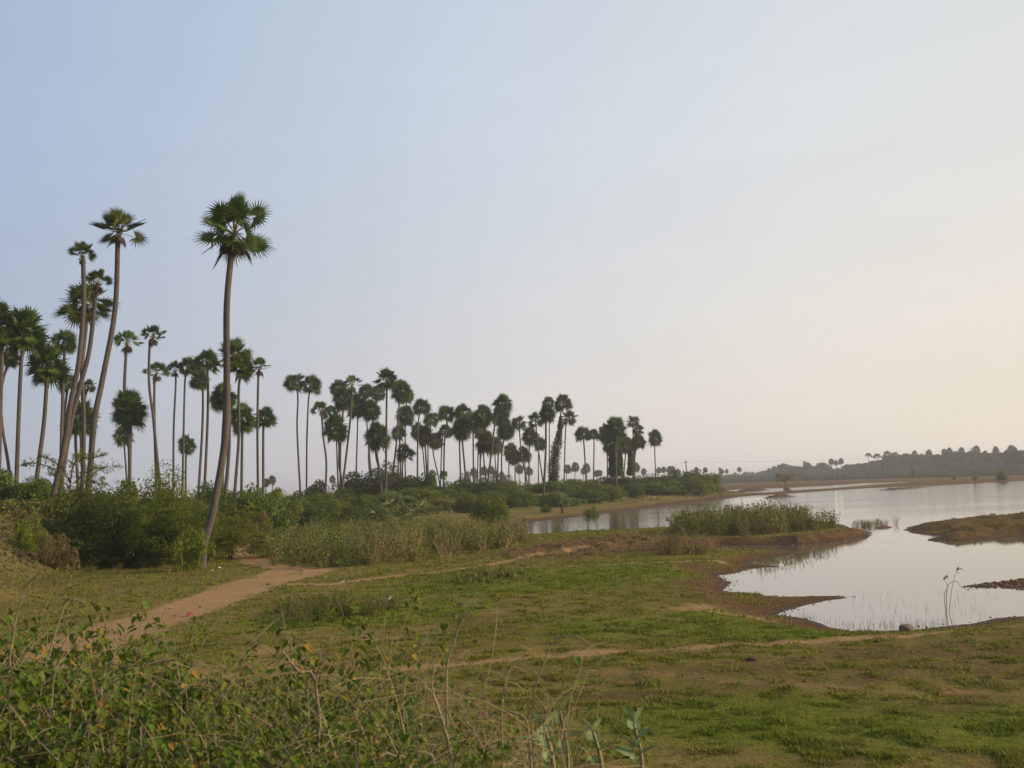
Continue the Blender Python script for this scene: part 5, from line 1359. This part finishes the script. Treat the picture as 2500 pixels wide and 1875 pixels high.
def reeds():
    rng = np.random.default_rng(9); g = Geo()
    for i in range(300):
        if rng.random() < .62:
            u = rng.uniform(1880, 2330); v = np.interp(u, [1880, 1990, 2100, 2250, 2330], [1500, 1519, 1542, 1537, 1527]) - rng.uniform(2, 16)
        else: u = rng.uniform(2080, 2440); v = rng.uniform(1440, 1525)
        p = G(u, v, W); h = rng.uniform(.03, .16) * (1 if rng.random() < .8 else 1.4); a = rng.uniform(0, 6.28)
        q = np.array([p.x, p.y, W - .05]); e = q + [math.cos(a) * h * .4, math.sin(a) * h * .4, h + .05]
        g.tube([q, (q + e) / 2 + rng.normal(size=3) * .01, e], [.003, .0025, .002], 3)
    link("drowned_twigs", g.mesh("drowned_twigs", [M['twig']]), kind="stuff", label="fine dead twigs poking out of the cove along its near shore", cat="twigs")
reeds()

# ------------------------------------------------------------------ boulders and litter
def rock_mesh(seed, s, mat, squash=.75):
    import bmesh
    bm = bmesh.new(); bmesh.ops.create_icosphere(bm, subdivisions=3, radius=1)
    rng = np.random.default_rng(seed); ph = rng.uniform(0, 6, 9)
    for v in bm.verts:
        c = v.co; k = 1 + .12 * math.sin(c.x * 2.3 + ph[0]) + .10 * math.sin(c.y * 3.1 + ph[1] + c.z) + .07 * math.sin(c.z * 5 + ph[2] + c.x * 3) + .03 * math.sin(c.x * 11 + c.y * 9 + ph[3])
        v.co = Vector((c.x * s[0] * k, c.y * s[1] * k, c.z * s[2] * k))
    me = bpy.data.meshes.new("rock"); bm.to_mesh(me); bm.free(); me.materials.append(mat)
    for p in me.polygons: p.use_smooth = True
    return me
def stone_mat(name, a, b):
    m, nt, N, L, p = new_mat(name); c = mixc(nt, ramp(nt, noise(nt, 4), .35, .65), a, b); c = mixc(nt, ramp(nt, noise(nt, 30), .5, .7), c, tuple(x * .5 for x in a))
    L.new(c, p.inputs['Base Color']); p.inputs['Roughness'].default_value = .92; bump(nt, noise(nt, 18), .8, .03, p); return m
M['rock'] = stone_mat("weathered_rock", (.17, .13, .085), (.10, .08, .05)); M['clay'] = stone_mat("reddish_clay", (.24, .12, .07), (.16, .08, .045))
M['dung'] = stone_mat("dark_dung", (.05, .032, .02), (.08, .045, .03))
def rock(u, v, D, s, label, mat='rock', name="boulder", seed=0, cat="rock", group=None):
    b = P(u, v, D); gz = max(ground_z(b.x, D), W)
    link(name, rock_mesh(seed, s, M[mat]), loc=(b.x, D, gz + s[2] * .35), label=label, cat=cat, group=group)
rock(2217, 1530, 24.2, (.19, .17, .14), "single rounded boulder at the water's edge of the cove", seed=1)
rock(1262, 1765, 10.6, (.34, .26, .20), "pale boulder half hidden by weeds at the bottom centre", seed=2)
rock(985, 1885, 8.0, (.42, .34, .24), "reddish clay lump at the bottom edge", 'clay', "clay_lump", 3)
for i, (u, v, r, lab) in enumerate([(889, 1562, .07, "dark dropping on the bare earth right of the nearest weeds"), (1161, 1571, .06, "small dark dropping alone in the meadow"), (1290, 1513, .05, "flat dark dropping in the mid meadow"),
        (1125, 1480, .10, "reddish crumb of earth in the upper meadow"), (1835, 1618, .09, "bluish dark lump in the grass under the footpath"), (655, 1424, .09, "dark clod lying on the earth path")]):
    p = G(u, v, 0); rock(u, v, p.y, (r, r, r * .6), lab, 'dung', "dung", 10 + i, "dung")
def litter(u, v, s, col, label, seed, cat="litter"):
    p = G(u, v, 0.02); rng = np.random.default_rng(seed)
    m, nt, N, L, q = new_mat("plastic_" + str(seed)); q.inputs['Base Color'].default_value = (*col, 1); q.inputs['Roughness'].default_value = .45
    n = 7; X, Y = np.meshgrid(np.linspace(-1, 1, n), np.linspace(-1, 1, n)); V = np.column_stack([X.ravel() * s + rng.normal(size=n * n) * s * .1, Y.ravel() * s * .7 + rng.normal(size=n * n) * s * .1, np.abs(rng.normal(size=n * n)) * s * .35 + s * .45 * (1 - (X.ravel() ** 2 + Y.ravel() ** 2) / 2)])
    idx = np.arange(n * n).reshape(n, n); F = np.stack([idx[:-1, :-1], idx[:-1, 1:], idx[1:, 1:], idx[1:, :-1]], -1).reshape(-1, 4)
    gz = ground_z(p.x, p.y)
    link("litter", mesh_np("crumpled_litter", V, F, [m], smooth=True), loc=(p.x, p.y, gz + .01), label=label, cat=cat, rotz=seed)
litter(952, 1465, .10, (.55, .62, .68), "crumpled bluish white plastic in the upper meadow", 1)
litter(518, 1395, .10, (.55, .36, .28), "crumpled pale brown bag near the foot of the highest trunk", 2)
litter(536, 1388, .08, (.75, .76, .74), "white plastic scrap right of the pale brown bag", 3)
litter(462, 1500, .10, (.26, .03, .035), "red rag lying on the earth path", 4)
litter(425, 1503, .07, (.22, .03, .03), "smaller red rag on the earth path, left of the larger", 5)
litter(838, 1424, .13, (.50, .40, .26), "pale husk where the path forks to the pond", 6)
# ------------------------------------------------------------------ haze
def build_haze():
    m = bpy.data.materials.new("thin_evening_haze"); m.use_nodes = True
    nt = m.node_tree; nt.nodes.clear()
    out = nt.nodes.new("ShaderNodeOutputMaterial"); v = nt.nodes.new("ShaderNodeVolumePrincipled")
    v.inputs['Color'].default_value = (.86, .88, .93, 1); v.inputs['Density'].default_value = HAZE
    v.inputs['Anisotropy'].default_value = .35
    nt.links.new(v.outputs[0], out.inputs['Volume'])
    X, z0, z1 = 7600, -2.2, 26
    c = [(-X, -X, z0), (X, -X, z0), (X, X, z0), (-X, X, z0), (-X, -X, z1), (X, -X, z1), (X, X, z1), (-X, X, z1)]
    f = np.array([[0, 3, 2, 1], [4, 5, 6, 7], [0, 1, 5, 4], [1, 2, 6, 5], [2, 3, 7, 6], [3, 0, 4, 7]])
    me = mesh_np("haze", c, f, [m])
    link("haze", me, kind="stuff", label="thin pale evening haze over the lake and the far trees", cat="haze")
HAZE = 0.00036
build_haze()
